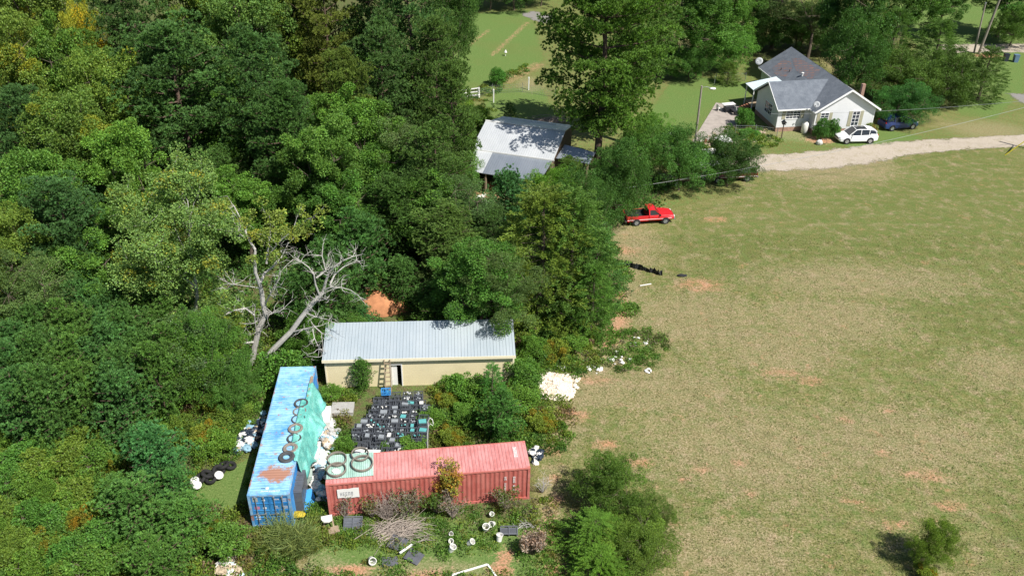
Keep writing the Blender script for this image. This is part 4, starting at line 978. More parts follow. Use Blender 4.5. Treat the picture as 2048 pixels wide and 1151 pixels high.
m = MB(); slab(m, [(.4, 4.62, 4.73), (L_, 4.62, 4.73), (L_-.2, 8.9, 3.7), (.6, 8.9, 3.7)]); m.build('roof', BR, bn)
m = MB(); slab(m, [(.35, -3.3, 2.45), (2.3, -3.3, 2.45), (2.3, -.03, 3.3), (.35, -.03, 3.3)]); m.build('lean_to_roof', BR, bn)
m = MB(); slab(m, [(2.32, -3.3, 2.43), (L_-.5, -3.3, 2.43), (L_-.1, -.03, 3.28), (2.32, -.03, 3.28)]); tag(m.build('lean_to_roof', BR2, bn), 'lean-to roof part with pine shade painted into its darker colour')
m = MB(); slab(m, [(L_+.02, 1.0, 3.2), (L_+3.4, 1.4, 2.9), (L_+3.4, 4.4, 2.9), (L_+.02, 4.4, 3.3)]); m.build('side_roof', BR2, bn)
m = MB(); slab(m, [(1.6, 8.95, 3.2), (L_-1.5, 8.95, 3.2), (L_-1.5, 11, 2.7), (1.8, 11, 2.7)]); tag(m.build('rear_roof', M('rusty_sheet', (.45, .40, .38), .7, var=.2), bn), 'duller rear roof strip')
m = MB(); m.box(-.1, -.06, 3.30, L_+.1, -.02, 3.44); m.box(-.02, 4.54, 4.72, L_+.02, 4.70, 4.78); m.bar((L_*.42, 4.7, 4.75), (L_*.5, 8.7, 3.76), .08, .03); m.box(L_*.22, 7.6, 4.02, L_*.8, 7.75, 4.06)
m.build('ridge_cap', WHITEP, bn)
m = MB(); m.box(.1, .3, 0, .2, 8.6, 3.1); m.box(L_-.3, .3, 0, L_-.2, 8.6, 3.1); m.box(.2, 8.4, 0, L_-.3, 8.5, 3.4); m.prism([(.3, 3.1), (4.6, 4.55), (8.6, 3.5), (8.6, 3.1)], L_-.3, L_-.2, 'x'); m.prism([(.3, 3.1), (4.6, 4.55), (8.6, 3.5), (8.6, 3.1)], .1, .2, 'x')
m.box(L_*.5, .2, 0, L_-.4, .3, 2.9); m.build('wall', BWOOD, bn)
for x, y, h in [(.5, -3.1, 2.35), (2.6, -3.1, 2.35), (4.6, -3.1, 2.35), (L_-.7, -3.1, 2.35), (.4, 0, 3.2), (L_-.15, -.1, 3.1), (L_+3.2, 1.6, 2.8), (L_+3.2, 4.2, 2.8)]:
    m = MB(); m.box(x-.08, y-.08, 0, x+.08, y+.08, h); m.build('post', WOOD, bn)
m = MB(); m.add(*lumpy((0, 0, 0), (1.3, .8, .5), 12, zmin=-.05)); o = m.build('dirt_heap', M('red_clay', (.48, .20, .10), .95, var=.35, scale=2, bmp=.6)); q = at(990, 374); o.location = (q.x, q.y, 0); tag(o, 'small red clay heap under the front of the barn', 'dirt heap')

# ------------------------------------------------------------------ the house
HW = 8.3; HLEN = 16.4; EZ = 2.9; RZ = 5.45
hs = empty('house', (34.85, 98.75, 0), R(10.5), 'light grey sided house with a grey shingle roof and white trim', 'house')
SID = siding('grey_siding', (.74, .75, .78), .2, .9); TRIM = M('trim_white', (.85, .85, .86), .5, var=.05); BRK = M('brick_base', (.42, .26, .20), .9, var=.35, scale=6)
def shingle(name):
    m, t, p, o = nodes(name); co = coord(t)
    n = noise(t, co, 1.2, 6, .7); n2 = noise(t, co, 9, 3, .7)
    c = ramp(t, mathn(t, 'ADD', mathn(t, 'MULTIPLY', n, .6), mathn(t, 'MULTIPLY', n2, .4)), [(.35, (.085, .10, .125)), (.55, (.14, .16, .19)), (.7, (.20, .22, .25))])
    t.links.new(c, p.inputs['Base Color']); p.inputs['Roughness'].default_value = .9; bump(t, p, n2, .4, .02); return m
SHN = shingle('shingles')
def brownshingle():
    m, t, p, o = nodes('bare_shingles'); co = coord(t)
    b = N(t, 'ShaderNodeTexBrick'); b.inputs['Scale'].default_value = 1.0; b.inputs['Brick Width'].default_value = .75; b.inputs['Row Height'].default_value = .42; b.inputs['Mortar Size'].default_value = .07
    b.inputs['Color1'].default_value = (.26, .155, .13, 1); b.inputs['Color2'].default_value = (.18, .12, .11, 1); b.inputs['Mortar'].default_value = (.12, .13, .16, 1)
    mp = N(t, 'ShaderNodeMapping'); mp.inputs['Rotation'].default_value = (0, 0, R(62)); t.links.new(co, mp.inputs[0]); t.links.new(mp.outputs[0], b.inputs[0])
    t.links.new(mix(t, ramp(t, noise(t, co, 1.6, 5, .7), [(.42, 0.0), (.55, 1.0)]), (.13, .14, .165), b.outputs[0]), p.inputs['Base Color']); p.inputs['Roughness'].default_value = .9; return m
ov = .0
# walls: main block x 0.35..7.95, y 0.4..16
m = MB()
m.prism([(.4, .55), (HW-.4, .55), (HW-.4, EZ), (HW/2, RZ-.22), (.4, EZ)], .42, .52, 'y'); m.prism([(.4, .55), (HW-.4, .55), (HW-.4, EZ), (HW/2, RZ-.22), (.4, EZ)], HLEN-.5, HLEN-.4, 'y')
m.box(HW-.5, .52, .55, HW-.4, HLEN-.5, EZ); m.box(.4, .52, .55, .5, HLEN-.5, EZ); m.build('wall', SID, hs)
WX = -4.0; WY0, WY1 = 1.75, 7.9; WR = (WY0+WY1)/2; WRZ = 5.1
m = MB(); m.box(WX+.35, WY0, .55, .4, WY0+.1, EZ); m.box(WX+.35, WY1-.1, .55, .4, WY1, EZ)
m.prism([(WY0+.1, .55), (WY1-.1, .55), (WY1-.1, EZ), (WR, WRZ-.22), (WY0+.1, EZ)], WX+.35, WX+.45, 'x'); m.build('wall', SID, hs)
m = MB(); m.box(.42, .44, 0, HW-.42, HLEN-.45, .55); m.box(WX+.37, WY0+.02, 0, .42, WY1-.02, .55); m.build('foundation', BRK, hs)
# roofs
sl = (RZ-EZ)/(HW/2)
def roofslab(parts, name, mat, lab=None):
    m = MB()
    for P in parts: slab(m, P, .09)
    o = m.build(name, mat, hs); 
    if lab: tag(o, lab)
    return o
EZo = EZ - .0
roofslab([[(0, 0, EZo), (HW/2, 0, RZ), (HW/2, HLEN, RZ), (0, HLEN, EZo)]], 'roof', SHN)
roofslab([[(HW/2, 0, RZ-.002), (HW, 0, EZo), (HW, HLEN, EZo), (HW/2, HLEN, RZ-.002)]], 'roof', SHN)
xv = (WRZ-EZ)/sl     # where the wing ridge meets the main slope
roofslab([[(WX, WY0-.45, EZ-.0+.03), (.05, WY0-.45, EZ+.03), (xv+.05, WR, WRZ+.03), (WX, WR, WRZ+.03)]], 'roof', SHN)
roofslab([[(WX, WR, WRZ+.028), (xv+.05, WR, WRZ+.028), (.05, WY1+.35, EZ+.03), (WX, WY1+.35, EZ+.03)]], 'roof', SHN)
BSH = brownshingle()
def onslope(x, y, d=.012): return (x, y, EZ + sl*x + d)
m = MB(); m.add([onslope(*q) for q in [(.9, 14.3), (2.4, 14.6), (2.7, 13.0), (2.1, 11.2), (1.0, 10.4), (.5, 12.4)]], [tuple(range(6))[::-1]]); tag(m.build('bare_shingle_patch', BSH, hs), 'reddish brown worn patch of shingles, smaller one')
m = MB(); m.add([onslope(*q) for q in [(2.3, 10.6), (3.1, 13.8), (3.6, 12.6), (3.9, 7.6), (3.2, 6.9), (2.3, 6.9)]], [tuple(range(6))]); tag(m.build('bare_shingle_patch', BSH, hs), 'reddish brown worn patch of shingles, larger one')
# barge boards, fascia
m = MB()
m.bar((0, -.03, EZ-.06), (HW/2, -.03, RZ-.06), .06, .2); m.bar((HW/2, -.035, RZ-.06), (HW, -.035, EZ-.06), .06, .2)
m.bar((-.03, .0, EZ-.08), (-.03, HLEN, EZ-.08), .05, .16); m.bar((HW+.03, 0, EZ-.08), (HW+.03, HLEN, EZ-.08), .05, .16)
m.bar((WX, WY0-.48, EZ-.05), (.0, WY0-.48, EZ-.05), .05, .16); m.bar((WX-.03, WY0-.45, EZ-.06), (WX-.03, WR, WRZ-.06), .05, .18); m.bar((WX-.034, WR, WRZ-.06), (WX-.034, WY1+.35, EZ-.06), .05, .18)
m.box(HW-.5, .40, .55, HW-.38, .42, EZ-.05); m.box(.38, .40, .55, .5, .42, EZ-.05); m.build('trim', TRIM, hs)
GLASS, t, p, o_ = nodes('window_glass'); p.inputs['Base Color'].default_value = (.03, .04, .06, 1); p.inputs['Roughness'].default_value = .08; p.inputs['Specular IOR Level'].default_value = .8
SHUT = M('tan_shutter', (.42, .40, .29), .7, var=.15)
def window(parent, cx, cz, w, h, y, nx=2, nz=2, shutters=True, axis='y', sgn=-1, sw=.34):
    def B(mb, a0, b0, a1, b1, d0, d1):
        if axis == 'y': mb.box(a0, y+sgn*max(d0, d1), b0, a1, y+sgn*min(d0, d1), b1) if sgn < 0 else mb.box(a0, y+d0, b0, a1, y+d1, b1)
        else: mb.box(y+sgn*max(d0, d1), a0, b0, y+sgn*min(d0, d1), a1, b1)
    m = MB(); B(m, cx-w/2-.07, cz-h/2-.09, cx+w/2+.07, cz-h/2, 0, .06); B(m, cx-w/2-.07, cz+h/2, cx+w/2+.07, cz+h/2+.09, 0, .06)
    B(m, cx-w/2-.07, cz-h/2, cx-w/2, cz+h/2, 0, .05); B(m, cx+w/2, cz-h/2, cx+w/2+.07, cz+h/2, 0, .05)
    for i in range(1, nx): a = cx-w/2+w*i/nx; B(m, a-(.03 if nx < 4 or i % 2 == 0 else .015), cz-h/2, a+(.03 if nx < 4 or i % 2 == 0 else .015), cz+h/2, .012, .035)
    for i in range(1, nz): b = cz-h/2+h*i/nz; B(m, cx-w/2, b-.02, cx+w/2, b+.02, .014, .04)
    f = m.build('window', TRIM, parent)
    m = MB(); B(m, cx-w/2, cz-h/2, cx+w/2, cz+h/2, .002, .010); m.build('pane', GLASS, f)
    if shutters:
        for s in (-1, 1):
            c = cx + s*(w/2+.09+sw/2); m = MB(); B(m, c-sw/2, cz-h/2-.05, c+sw/2, cz+h/2+.05, .0, .035)
            for i in range(8): zz = cz-h/2+.05+i*(h-.1)/8; B(m, c-sw/2+.04, zz, c+sw/2-.04, zz+.04, .035, .045)
            m.build('shutter', SHUT, parent)
window(hs, 5.55, 1.75, .85, 1.75, .42, 2, 4, sw=.42)
window(hs, 1.55, 2.05, .95, 1.1, .42, 2, 4, sw=.4)
window(hs, -1.75, 2.15, 1.75, 1.05, WY0, 4, 4, sw=.42)
window(hs, 4.4, 2.0, 1.9, 1.3, WX+.35, 4, 3, shutters=False, axis='x', sgn=-1)
window(hs, 11.5, 1.9, 1.0, 1.2, .4, 2, 2, axis='x', sgn=-1)
# attic vent, roof vents
m = MB(); m.lathe([(.0, .3), (.16, .28), (.16, .2), (.09, .2), (.09, -.2)], c=onslope(2.2, 8.6, .15)); m.build('roof_vent', WHITEP, hs)
for q in [(1.3, 12.6), (1.7, 11.1)]:
    m = MB(); c = onslope(*q, .0); m.tube([(c[0], c[1], c[2]-.1), (c[0], c[1], c[2]+.3)], .05, 8); m.build('vent_pipe', BLACKPL, hs)
m = MB(); m.box(HW-.1, 4.6, 0, HW+.3, 5.0, 4.3); m.build('chimney', BRK, hs)
# porch awning on the left side and steps
AW = ribbed('awning', (.72, .82, .86), (.62, .74, .80), 'Y', .3, .4, .1)
m = MB(); slab(m, [(-3.9, 8.6, 2.7), (.3, 8.9, 3.25), (.3, 11.6, 3.25), (-3.9, 11.2, 2.7)], .05); m.build('porch_roof', AW, hs)
m = MB(); m.box(-3.7, 8.6, .5, .35, 11.1, .6)
m.build('porch_floor', WOOD, hs)
for x, y in ((-3.75, 8.8), (-3.75, 11.0)): m = MB(); m.box(x-.05, y-.05, .0, x+.05, y+.05, 2.66); m.build('porch_post', WHITEP, hs)
m = MB()
for i in range(4): m.box(-4.0-.28*i, 9.0, .45-.12*i-.05, -3.72-.28*i, 10.2, .45-.12*i)
m.build('steps', M('red_stained_wood', (.35, .15, .09), .8, var=.3), hs)
def hp(x, y, z=0): a = R(10.5); return (34.85 + x*cos(a) - y*sin(a), 98.75 + x*sin(a) + y*cos(a), z)
DISHM = M('dish_grey', (.5, .52, .54), .5, var=.1)
def dish(loc, lab, rr=.38, h=.6, az=-.6):
    e = empty('satellite_dish', loc, az, lab, 'satellite dish')
    m = MB(); m.tube([(0, 0, 0), (0, 0, h*.7), (0, -.1, h)], .03, 8); m.build('mast', GALV, e)
    m = MB(); Mx = Matrix.Translation((0, -.14, h)) @ Matrix.Rotation(R(55), 4, 'X')
    m.M = Mx; m.lathe([(.02, 0), (rr*.5, .03), (rr, .13), (rr, .145), (rr*.5, .045), (.02, .015)], n=24); m.build('reflector', DISHM, e, smooth=True)
    m = MB(); m.bar((0, -.14, h-.3), (0, -.65, h+.05), .03); m.cbox((0, -.68, h+.08), (.12, .12, .1)); m.build('feed_arm', GALV, e)
dish(hp(.35, .5, 3.1), 'grey satellite dish at the inner corner of the front roof')
dish(hp(-.2, 15.9, 2.85), 'larger grey satellite dish at the far left roof corner', .5, 1.0)
# gas cylinder
g = empty('propane_tank', hp(-.35, 1.0), 0, 'upright white propane tank at the inner corner of the house front', 'propane tank')
m = MB(); m.lathe([(.0, .05), (.3, .05), (.38, .15), (.38, 1.15), (.3, 1.3), (.12, 1.36), (0, 1.37)], n=24); m.build('cylinder', WHITEPL, g, smooth=True)
m = MB(); m.lathe([(.17, 1.3), (.17, 1.5), (.15, 1.5), (.15, 1.3)], n=18); m.build('collar', WHITEPL, g)
m = MB(); m.lathe([(.3, 0), (.3, .06), (.27, .06), (.27, 0)], n=18); m.build('foot_ring', GALV, g)
# ------------------------------------------------------------------ vehicles (local x forward, y left)
CARG, t, p, o_ = nodes('car_glass'); p.inputs['Base Color'].default_value = (.015, .018, .024, 1); p.inputs['Roughness'].default_value = .05; p.inputs['Specular IOR Level'].default_value = .9
def paint(name, c): 
    m = M(name, c, .35, 0, var=.06, scale=1.5, bmp=0, spec=.5, coat=.6); return m
LAMP = M('lamp_lens', (.75, .78, .8), .15, var=.05, bmp=0); TAILR = M('tail_lens', (.45, .02, .02), .2, var=.1, bmp=0); RIM = M('alloy', (.55, .56, .58), .35, .7, var=.1)
def ring(x, prof):
    """prof: (y,z) from bottom centre up one side; mirrored"""
    return [(x, y, z) for y, z in prof] + [(x, -y, z) for y, z in prof[::-1]]
def wheel(parent, x, y, r, w, side, rim=None):
    wl = MB(); Mx = Matrix.Translation((x, y, r)) @ Matrix.Rotation(R(-90*side), 4, 'X')
    wl.M = Mx; wl.lathe([(r*.62, -w/2), (r*.93, -w/2), (r, -w/4), (r, w/4), (r*.93, w/2), (r*.62, w/2)], n=28)
    e = wl.build('wheel', RUBBER, parent, smooth=False)
    m = MB(); m.M = Mx; m.lathe([(r*.64, -w*.1), (r*.64, w*.47), (r*.56, w*.49), (r*.52, w*.33), (.0, w*.3)], n=24)
    for k in range(5):
        a = k*2*pi/5; m.bar((r*.1*cos(a), r*.1*sin(a), w*.40), (r*.58*cos(a), r*.58*sin(a), w*.44), r*.16, .03)
    m.lathe([(.0, w*.47), (r*.16, w*.46), (r*.16, w*.3)], n=12); m.build('rim', rim or RIM, e)
    return e
def arch(parent, x, y, r, side):
    m = MB(); Mx = Matrix.Translation((x, y, r)) @ Matrix.Rotation(R(-90*side), 4, 'X'); m.M = Mx
    m.lathe([(.0, .0), (r*1.17, .0), (r*1.17, .012), (.0, .012)], n=28); m.build('wheel_arch', BLACKPL, parent)
def suv(loc, rz, label, pt, L=4.66, Wd=1.86, H=1.68, glassroof=True, name='parked_car'):
    c = empty(name, loc, rz, label, 'car'); w = Wd/2; s = L/4.66; h = H/1.68
    S = [(-2.33, .42, .75, .95, .70, .80, .74), (-2.22, .30, .72, 1.06, .80, .88, .80), (-1.7, .24, .74, 1.08, .86, .925, .84), (-.6, .22, .72, 1.03, .88, .93, .85), (.5, .22, .72, 1.0, .88, .93, .85), (1.1, .22, .72, .98, .88, .925, .83), (1.75, .24, .70, .90, .86, .91, .76), (2.15, .28, .66, .80, .78, .82, .62), (2.33, .38, .60, .70, .62, .66, .48)]
    rings = [ring(x*s, [(0, zb*h), (wb, zb*h), (wm, (zb+.08)*h), (wm, zm*h), (wt, zt*h), (0, (zt+.03)*h)]) for x, zb, zm, zt, wb, wm, wt in S]
    m = MB(); m.loft(rings); m.build('body', pt, c, smooth=False, bevel=.03)
    G = [(-2.12, 1.06, 1.30, .74, .60), (-1.7, 1.06, 1.52, .81, .64), (-1.0, 1.04, 1.61, .83, .66), (0, 1.02, 1.63, .83, .66), (.45, 1.0, 1.58, .82, .64), (1.2, .98, 1.0, .78, .70)]
    m = MB(); m.loft([ring(x*s, [(0, zb*h), (wb, zb*h), (wt, zt*h), (0, (zt+.03)*h)]) for x, zb, zt, wb, wt in G]); m.build('windows', CARG, c, smooth=False)
    m = MB(); rp = [(-2.2, 1.34, .60), (-1.7, 1.56, .655), (-1.0, 1.645, .675), (0, 1.665, .675), (.42, 1.625, .65)]
    m.loft([ring(x*s, [(0, (z-.03)*h), (wt, (z-.03)*h), (wt, (z+.0)*h), (0, (z+.035)*h)]) for x, z, wt in rp]); m.build('roof', pt, c)
    if glassroof:
        m = MB(); m.loft([ring(x*s, [(0, z*h+.02), (.52, z*h+.012), (.5, z*h+.03), (0, z*h+.045)]) for x, z in ((-.9, 1.655), (0, 1.668), (.36, 1.635))]); m.build('glass_roof', CARG, c)
    for sd in (-1, 1):
        m = MB()
        for a, b in (((1.2, 1.0, .79), (.42, 1.62, .66)), ((-.15, 1.03, .845), (-.2, 1.63, .68)), ((-1.15, 1.05, .84), (-1.2, 1.62, .675)), ((-2.14, 1.05, .76), (-1.95, 1.45, .62)), ((-2.1, 1.08, .77), (-1.35, 1.16, .80))):
            m.bar((a[0]*s, a[2]*sd+.004*sd, a[1]*h), (b[0]*s, b[2]*sd+.004*sd, b[1]*h), .07)
        m.build('pillars', pt, c)
        for x in (1.42*s, -1.38*s): arch(c, x, sd*(.925-.004), .36, sd); wheel(c, x, sd*.86, .355, .24, sd)
        m = MB(); m.add(*lumpy((2.02*s, sd*.66, .78*h), (.26, .10, .07), 3)); m.build('headlight', LAMP, c, smooth=True)
        m = MB(); m.add(*lumpy((-2.25*s, sd*.70, 1.0*h), (.08, .14, .10), 4)); m.build('tail_light', TAILR, c, smooth=True)
        m = MB(); m.cbox((.85*s, sd*1.0, 1.04*h), (.12, .2, .13)); m.build('wing_mirror', pt, c, bevel=.02)
        m = MB(); m.box(-1.0*s, sd*.93-.01, .3, 1.0*s, sd*.93+.01, .36); m.build('sill_trim', BLACKPL, c)
    m = MB(); m.box(2.26*s, -.5, .55*h, 2.345*s, .5, .68*h); m.box(2.22*s, -.55, .36*h, 2.32*s, .55, .5*h); m.build('grille', BLACKPL, c)
    return c
def pickup(loc, rz, label, pt, L=4.8, cap=False, bedm=None):
    c = empty('pickup_truck', loc, rz, label, 'pickup'); k = L/4.8
    S = [(-.15, .42, .62, .98, .76, .82, .78), (.9, .40, .62, .97, .77, .84, .79), (1.55, .40, .62, .95, .77, .84, .77), (2.2, .42, .62, .88, .75, .81, .70), (2.38, .46, .6, .80, .68, .74, .62)]
    m = MB(); m.loft([ring(x*k, [(0, zb), (wb, zb), (wm, zb+.1), (wm, zm+.1), (wt, zt), (0, zt+.03)]) for x, zb, zm, zt, wb, wm, wt in S]); m.build('body', pt, c, bevel=.03)
    G = [(-.14, .96, 1.44, .76, .62), (.45, .96, 1.47, .76, .62), (1.0, .95, .97, .73, .68)]
    m = MB(); m.loft([ring(x*k, [(0, zb), (wb, zb), (wt, zt), (0, zt+.02)]) for x, zb, zt, wb, wt in G]); m.build('windows', CARG, c)
    m = MB(); m.loft([ring(x*k, [(0, z-.05), (.64, z-.05), (.64, z), (0, z+.04)]) for x, z in ((-.18, 1.48), (.1, 1.52), (.47, 1.50))]); m.build('cab_roof', pt, c)
    # bed: floor, sides, tailgate, flared rear guards
    m = MB(); x0, x1 = -2.35*k, -.2*k
    m.box(x0, -.74, .55, x1, .74, .62); m.box(x0+.06, -.82, .45, x1, -.74, .98); m.box(x0+.06, .74, .45, x1, .82, .98); m.box(x1-.05, -.74, .62, x1, .74, .98)
    m.build('bed', pt, c, bevel=.01)
    m = MB(); m.box(x0, -.78, .5, x0+.05, .78, .96); m.build('tailgate', pt, c, bevel=.01)
    m = MB(); m.box(x0+.07, -.735, .625, x1-.06, .735, .64); m.box(x0+.08, -.735, .64, x1-.06, -.715, .985); m.box(x0+.08, .715, .64, x1-.06, .735, .985); m.build('bed_liner', BLACKPL, c)
    for sd in (-1, 1):
        m = MB(); m.bar((1.0*k, sd*.735, .97), (.46*k, sd*.635, 1.47), .06); m.bar((-.13, sd*.765, .97), (-.15, sd*.635, 1.46), .10); m.build('pillars', pt, c)
        m = MB(); m.box(x0+.05, sd*.835-.015, .60, 2.1*k, sd*.835+.015, .635); m.build('side_stripe', WHITEP, c)
        for x in (1.5*k, -1.38*k): arch(c, x, sd*.842, .33, sd); wheel(c, x, sd*.79, .33, .22, sd, rim=GALV)
        m = MB(); m.box(2.33*k, sd*.6-.13, .66, 2.42*k, sd*.6+.13, .80); m.build('headlight', LAMP, c)
        m = MB(); m.box(x0-.02, sd*.76-.06, .62, x0+.02, sd*.76+.06, .92); m.build('tail_light', TAILR, c)
        m = MB(); m.cbox((.92*k, sd*.9, 1.02), (.07, .18, .16)); m.build('wing_mirror', BLACKPL, c)
    m = MB(); m.box(2.36*k, -.8, .42, 2.48*k, .8, .56); m.build('front_bumper', GALV, c); m = MB(); m.box(x0-.14, -.8, .40, x0-.02, .8, .54); m.build('rear_bumper', GALV, c)
    m = MB(); m.box(2.38*k, -.42, .62, 2.41*k, .42, .82); m.build('grille', BLACKPL, c)
    if cap: m = MB(); m.box(x0+.1, -.7, .64, x1-.1, .7, 1.05); m.build('load', bedm, c, bevel=.05)
    return c
a = .102; q = at(1677, 289); w_ = .93
suv((q.x + cos(a)*2.36 - sin(a)*w_, q.y + sin(a)*2.36 + cos(a)*w_, 0), a + pi, 'white car with a dark glass roof parked on grass by the drive', paint('car_white', (.86, .87, .88)))
q = at(1768, 262); suv((q.x + 2.0, q.y + 1.2, 0), .25, 'dark blue car parked in tree shade beside the house', paint('car_blue', (.015, .035, .16)), glassroof=False)
a = .177; q = at(1251, 453); pickup((q.x + cos(a)*2.45 - sin(a)*.84, q.y + sin(a)*2.45 + cos(a)*.84, 0), a, 'bright red pickup with an open black bed at the field edge', paint('car_red', (.62, .018, .03)))
q = at(1512, 362); a = .16; pickup((q.x - cos(a)*2.6 - sin(a)*.8, q.y - sin(a)*2.6 + cos(a)*.8, 0), a + pi, 'dark maroon pickup mostly hidden by the dark cedar', paint('car_maroon', (.10, .012, .02)), 5.4)
q = at(1418, 330); suv((q.x, q.y, 0), .5, 'pale weathered car under loose litter between two trees', paint('car_pale', (.55, .62, .62)), 4.6, glassroof=False)
m = MB()
for i, (x, y, z, r_) in enumerate([(0,0,1.75,.38), (.6,.3,1.72,.25), (1.2,-.4,1.3,.25), (-.8,.2,1.72,.22)]): m.add(*lumpy((x, y, z), (r_, r_*.8, r_*.55), i+60))
o = m.build('plastic_bag', WHITEPL, smooth=True); o.location = (q.x, q.y, 0); tag(o, 'white bundle heaped on top of the pale car', 'bundle')
tr = empty('trailer', tuple(at(1345, 365)), .25, 'flat trailer loaded with sawn wood behind the round dark tree', 'trailer')
m = MB(); m.box(-1.5, -.9, .5, 1.5, .9, .6); m.build('deck', BWOOD, tr); 
for x in (-1.45, 1.45): m = MB(); m.box(x-.04, -.9, .6, x+.04, .9, .95); m.build('end_board', WOOD, tr)
for sd in (-1, 1): wheel(tr, 0, sd*.98, .33, .2, sd, GALV)
rg = random.Random(8)
for i in range(9):
    m = MB(); y = -.8+i*.18; m.box(-1.35+rg.uniform(0, .3), y, .605, 1.3-rg.uniform(0, .4), y+.15, .68+rg.uniform(0, .2)); o = m.build('board', WOODG if i % 2 else WOOD); o.location = tr.location; o.rotation_euler = tr.rotation_euler
    tag(o, 'first second third fourth fifth sixth seventh eighth ninth'.split()[i] + ' board from the near side on the flat trailer', 'board', 'boards on the trailer')

# ------------------------------------------------------------------ poles and wires
def pole(name, base, top, r, label, cat, extra=None):
    e = empty(name, base, 0, label, cat); m = MB(); d = Vector(top) - Vector(base)
    m.tube([(0, 0, -.3), tuple(d*.5), tuple(d)], [r, r*.85, r*.7], 10); m.build('pole', M('pole_wood', (.33, .29, .25), .9, var=.35, scale=3), e); return e, d
b = at(1390, 286); e, d = pole('street_lamp', tuple(b), (b.x - 1.2 + 1.05, b.y - .2, 6.9), .14, 'wooden lamp pole with a short arm at the patio corner', 'lamp pole')
m = MB(); m.tube([tuple(d*.97), (d.x+.5, d.y, d.z-.1), (d.x+1.0, d.y, d.z-.2)], .03, 8); m.build('arm', GALV, e)
m = MB(); m.add(*lumpy((d.x+1.25, d.y, d.z-.3), (.38, .2, .13), 2)); m.build('lamp_head', WHITEPL, e, smooth=True)
b = at(1957, 108); e, d = pole('utility_pole', tuple(b), (b.x + .5, b.y - 1.0, 12.2), .20, 'tall leaning wooden utility pole beside the pale road', 'utility pole')
m = MB(); m.lathe([(.22, -.4), (.25, -.35), (.25, .35), (.22, .4), (0, .42)], c=(d.x*.75-.3, d.y*.75-.3, 9.2), n=16); m.build('transformer', GALV, e); m = MB(); m.cbox((d.x*.97, d.y*.97, 11.8), (1.8, .12, .12)); m.build('crossarm', WOODG, e)
b = at(1948, 106); e, d = pole('utility_pole', tuple(b), (b.x - .2, b.y + .5, 7.2), .14, 'shorter metal capped pole directly left of the tall utility pole', 'utility pole')
m = MB(); m.tube([(d.x, d.y, d.z-.2), (d.x, d.y, d.z+.1)], .13, 10); m.build('cap', GALV, e)
def wire(name, a, b, sag, label, r=.025, mat=None, cat='wire'):
    a, b = Vector(a), Vector(b); n = 30; m = MB()
    pts = [a.lerp(b, i/n) - Vector((0, 0, sag*4*(i/n)*(1-i/n))) for i in range(n+1)]
    m.tube([p_ - a for p_ in pts], r, 6); o = m.build(name, mat or GALV); o.location = a; return tag(o, label, cat)
e, d = pole('utility_pole', (62.4, 93.5, 0), (62.4, 93.5, 9.5), .17, 'utility pole just beyond the right edge that carries the yard wires', 'utility pole')
wire('power_line', atY(1165, 388, 78), (62.4, 93.5, 8.2), 1.1, 'pale wire passing before the round dark tree and the house', .017)
wire('power_line', atY(1540, 228, 97.5), (62.4, 93.5, 7.6), .5, 'thin service wire running to the left house wall', .014)
YEL = M('yellow_guard', (.75, .62, .03), .5)
for i, (uu, vv) in enumerate(((2010, 310), (2017, 305))):
    b = at(uu, vv); wire('guy_wire', tuple(b), (62.4, 93.5, 7.5), 0, ['front yellow sleeved guy wire at the right edge by the driveway', 'rear yellow sleeved guy wire at the right edge by the driveway'][i], .05, YEL, 'guy wire')

# ------------------------------------------------------------------ fences
def wire_fence(pts, label, h=1.1, postm=None, dense=.25, sp=2.5):
    P = [at(*q) for q in pts]; e = empty('wire_fence', tuple(P[0]), 0, label, 'fence'); O = P[0]; mm = MB()
    for i in range(len(P)-1):
        a, b = P[i]-O, P[i+1]-O; n = max(1, int((b-a).length/sp))
        for k in range(n+1):
            if k == 0 and i > 0: continue
            q = a.lerp(b, k/n); m = MB(); m.tube([(q.x, q.y, -.1), (q.x, q.y, h+.08)], .035, 6); m.build('post', postm or GALV, e)
        z = 0.05
        while z < h+.01: mm.bar((a.x, a.y, z), (b.x, b.y, z), .012 if z < h-.1 else .03); z += dense
        l = (b-a).length; k = int(l/dense)
        for j in range(k): q = a.lerp(b, j/k); mm.bar((q.x, q.y, .05), (q.x, q.y, h), .01)
    mm.build('mesh', GALV, e); return e
wire_fence([(925,205),(985,187),(1045,184),(1110,195)], 'wire garden fence with thin posts behind the barn', 1.2)
wire_fence([(1428,170),(1432,160),(1490,162)], 'short mesh gate fence at the rear of the side lawn', 1.1)
wire_fence([(1300,283),(1345,284),(1390,288)], 'low mesh fence left of the lamp pole', 1.1)
wire_fence([(1470,268),(1510,268),(1553,274)], 'low mesh fence from the garden to the front corner of the house', 1.1)
for (u, v, lb) in ((987, 205, 'tall white fence post behind the barn roof'), (1057, 180, 'grey fence post in the shade of the giant pine')):
    m = MB(); m.tube([(0, 0, 0), (0, 0, 1.7)], .08, 8); m.lathe([(.1, 1.7), (0, 1.78)]); o = m.build('fence_post', WHITEP); o.location = at(u, v); tag(o, lb, 'post')
m = MB()
for i in range(3): m.bar((-1.2, .1*i, .3+.35*i), (1.3, .3*i, .35+.35*i), .1)
for x in (-1.2, 1.2): m.bar((x, 0, 0), (x, .2, 1.3), .12)
o = m.build('rail_fence', WHITEP); o.location = at(940, 196); o.rotation_euler = (0, 0, .2); tag(o, 'short pale rail fence piece at the wood edge', 'fence')
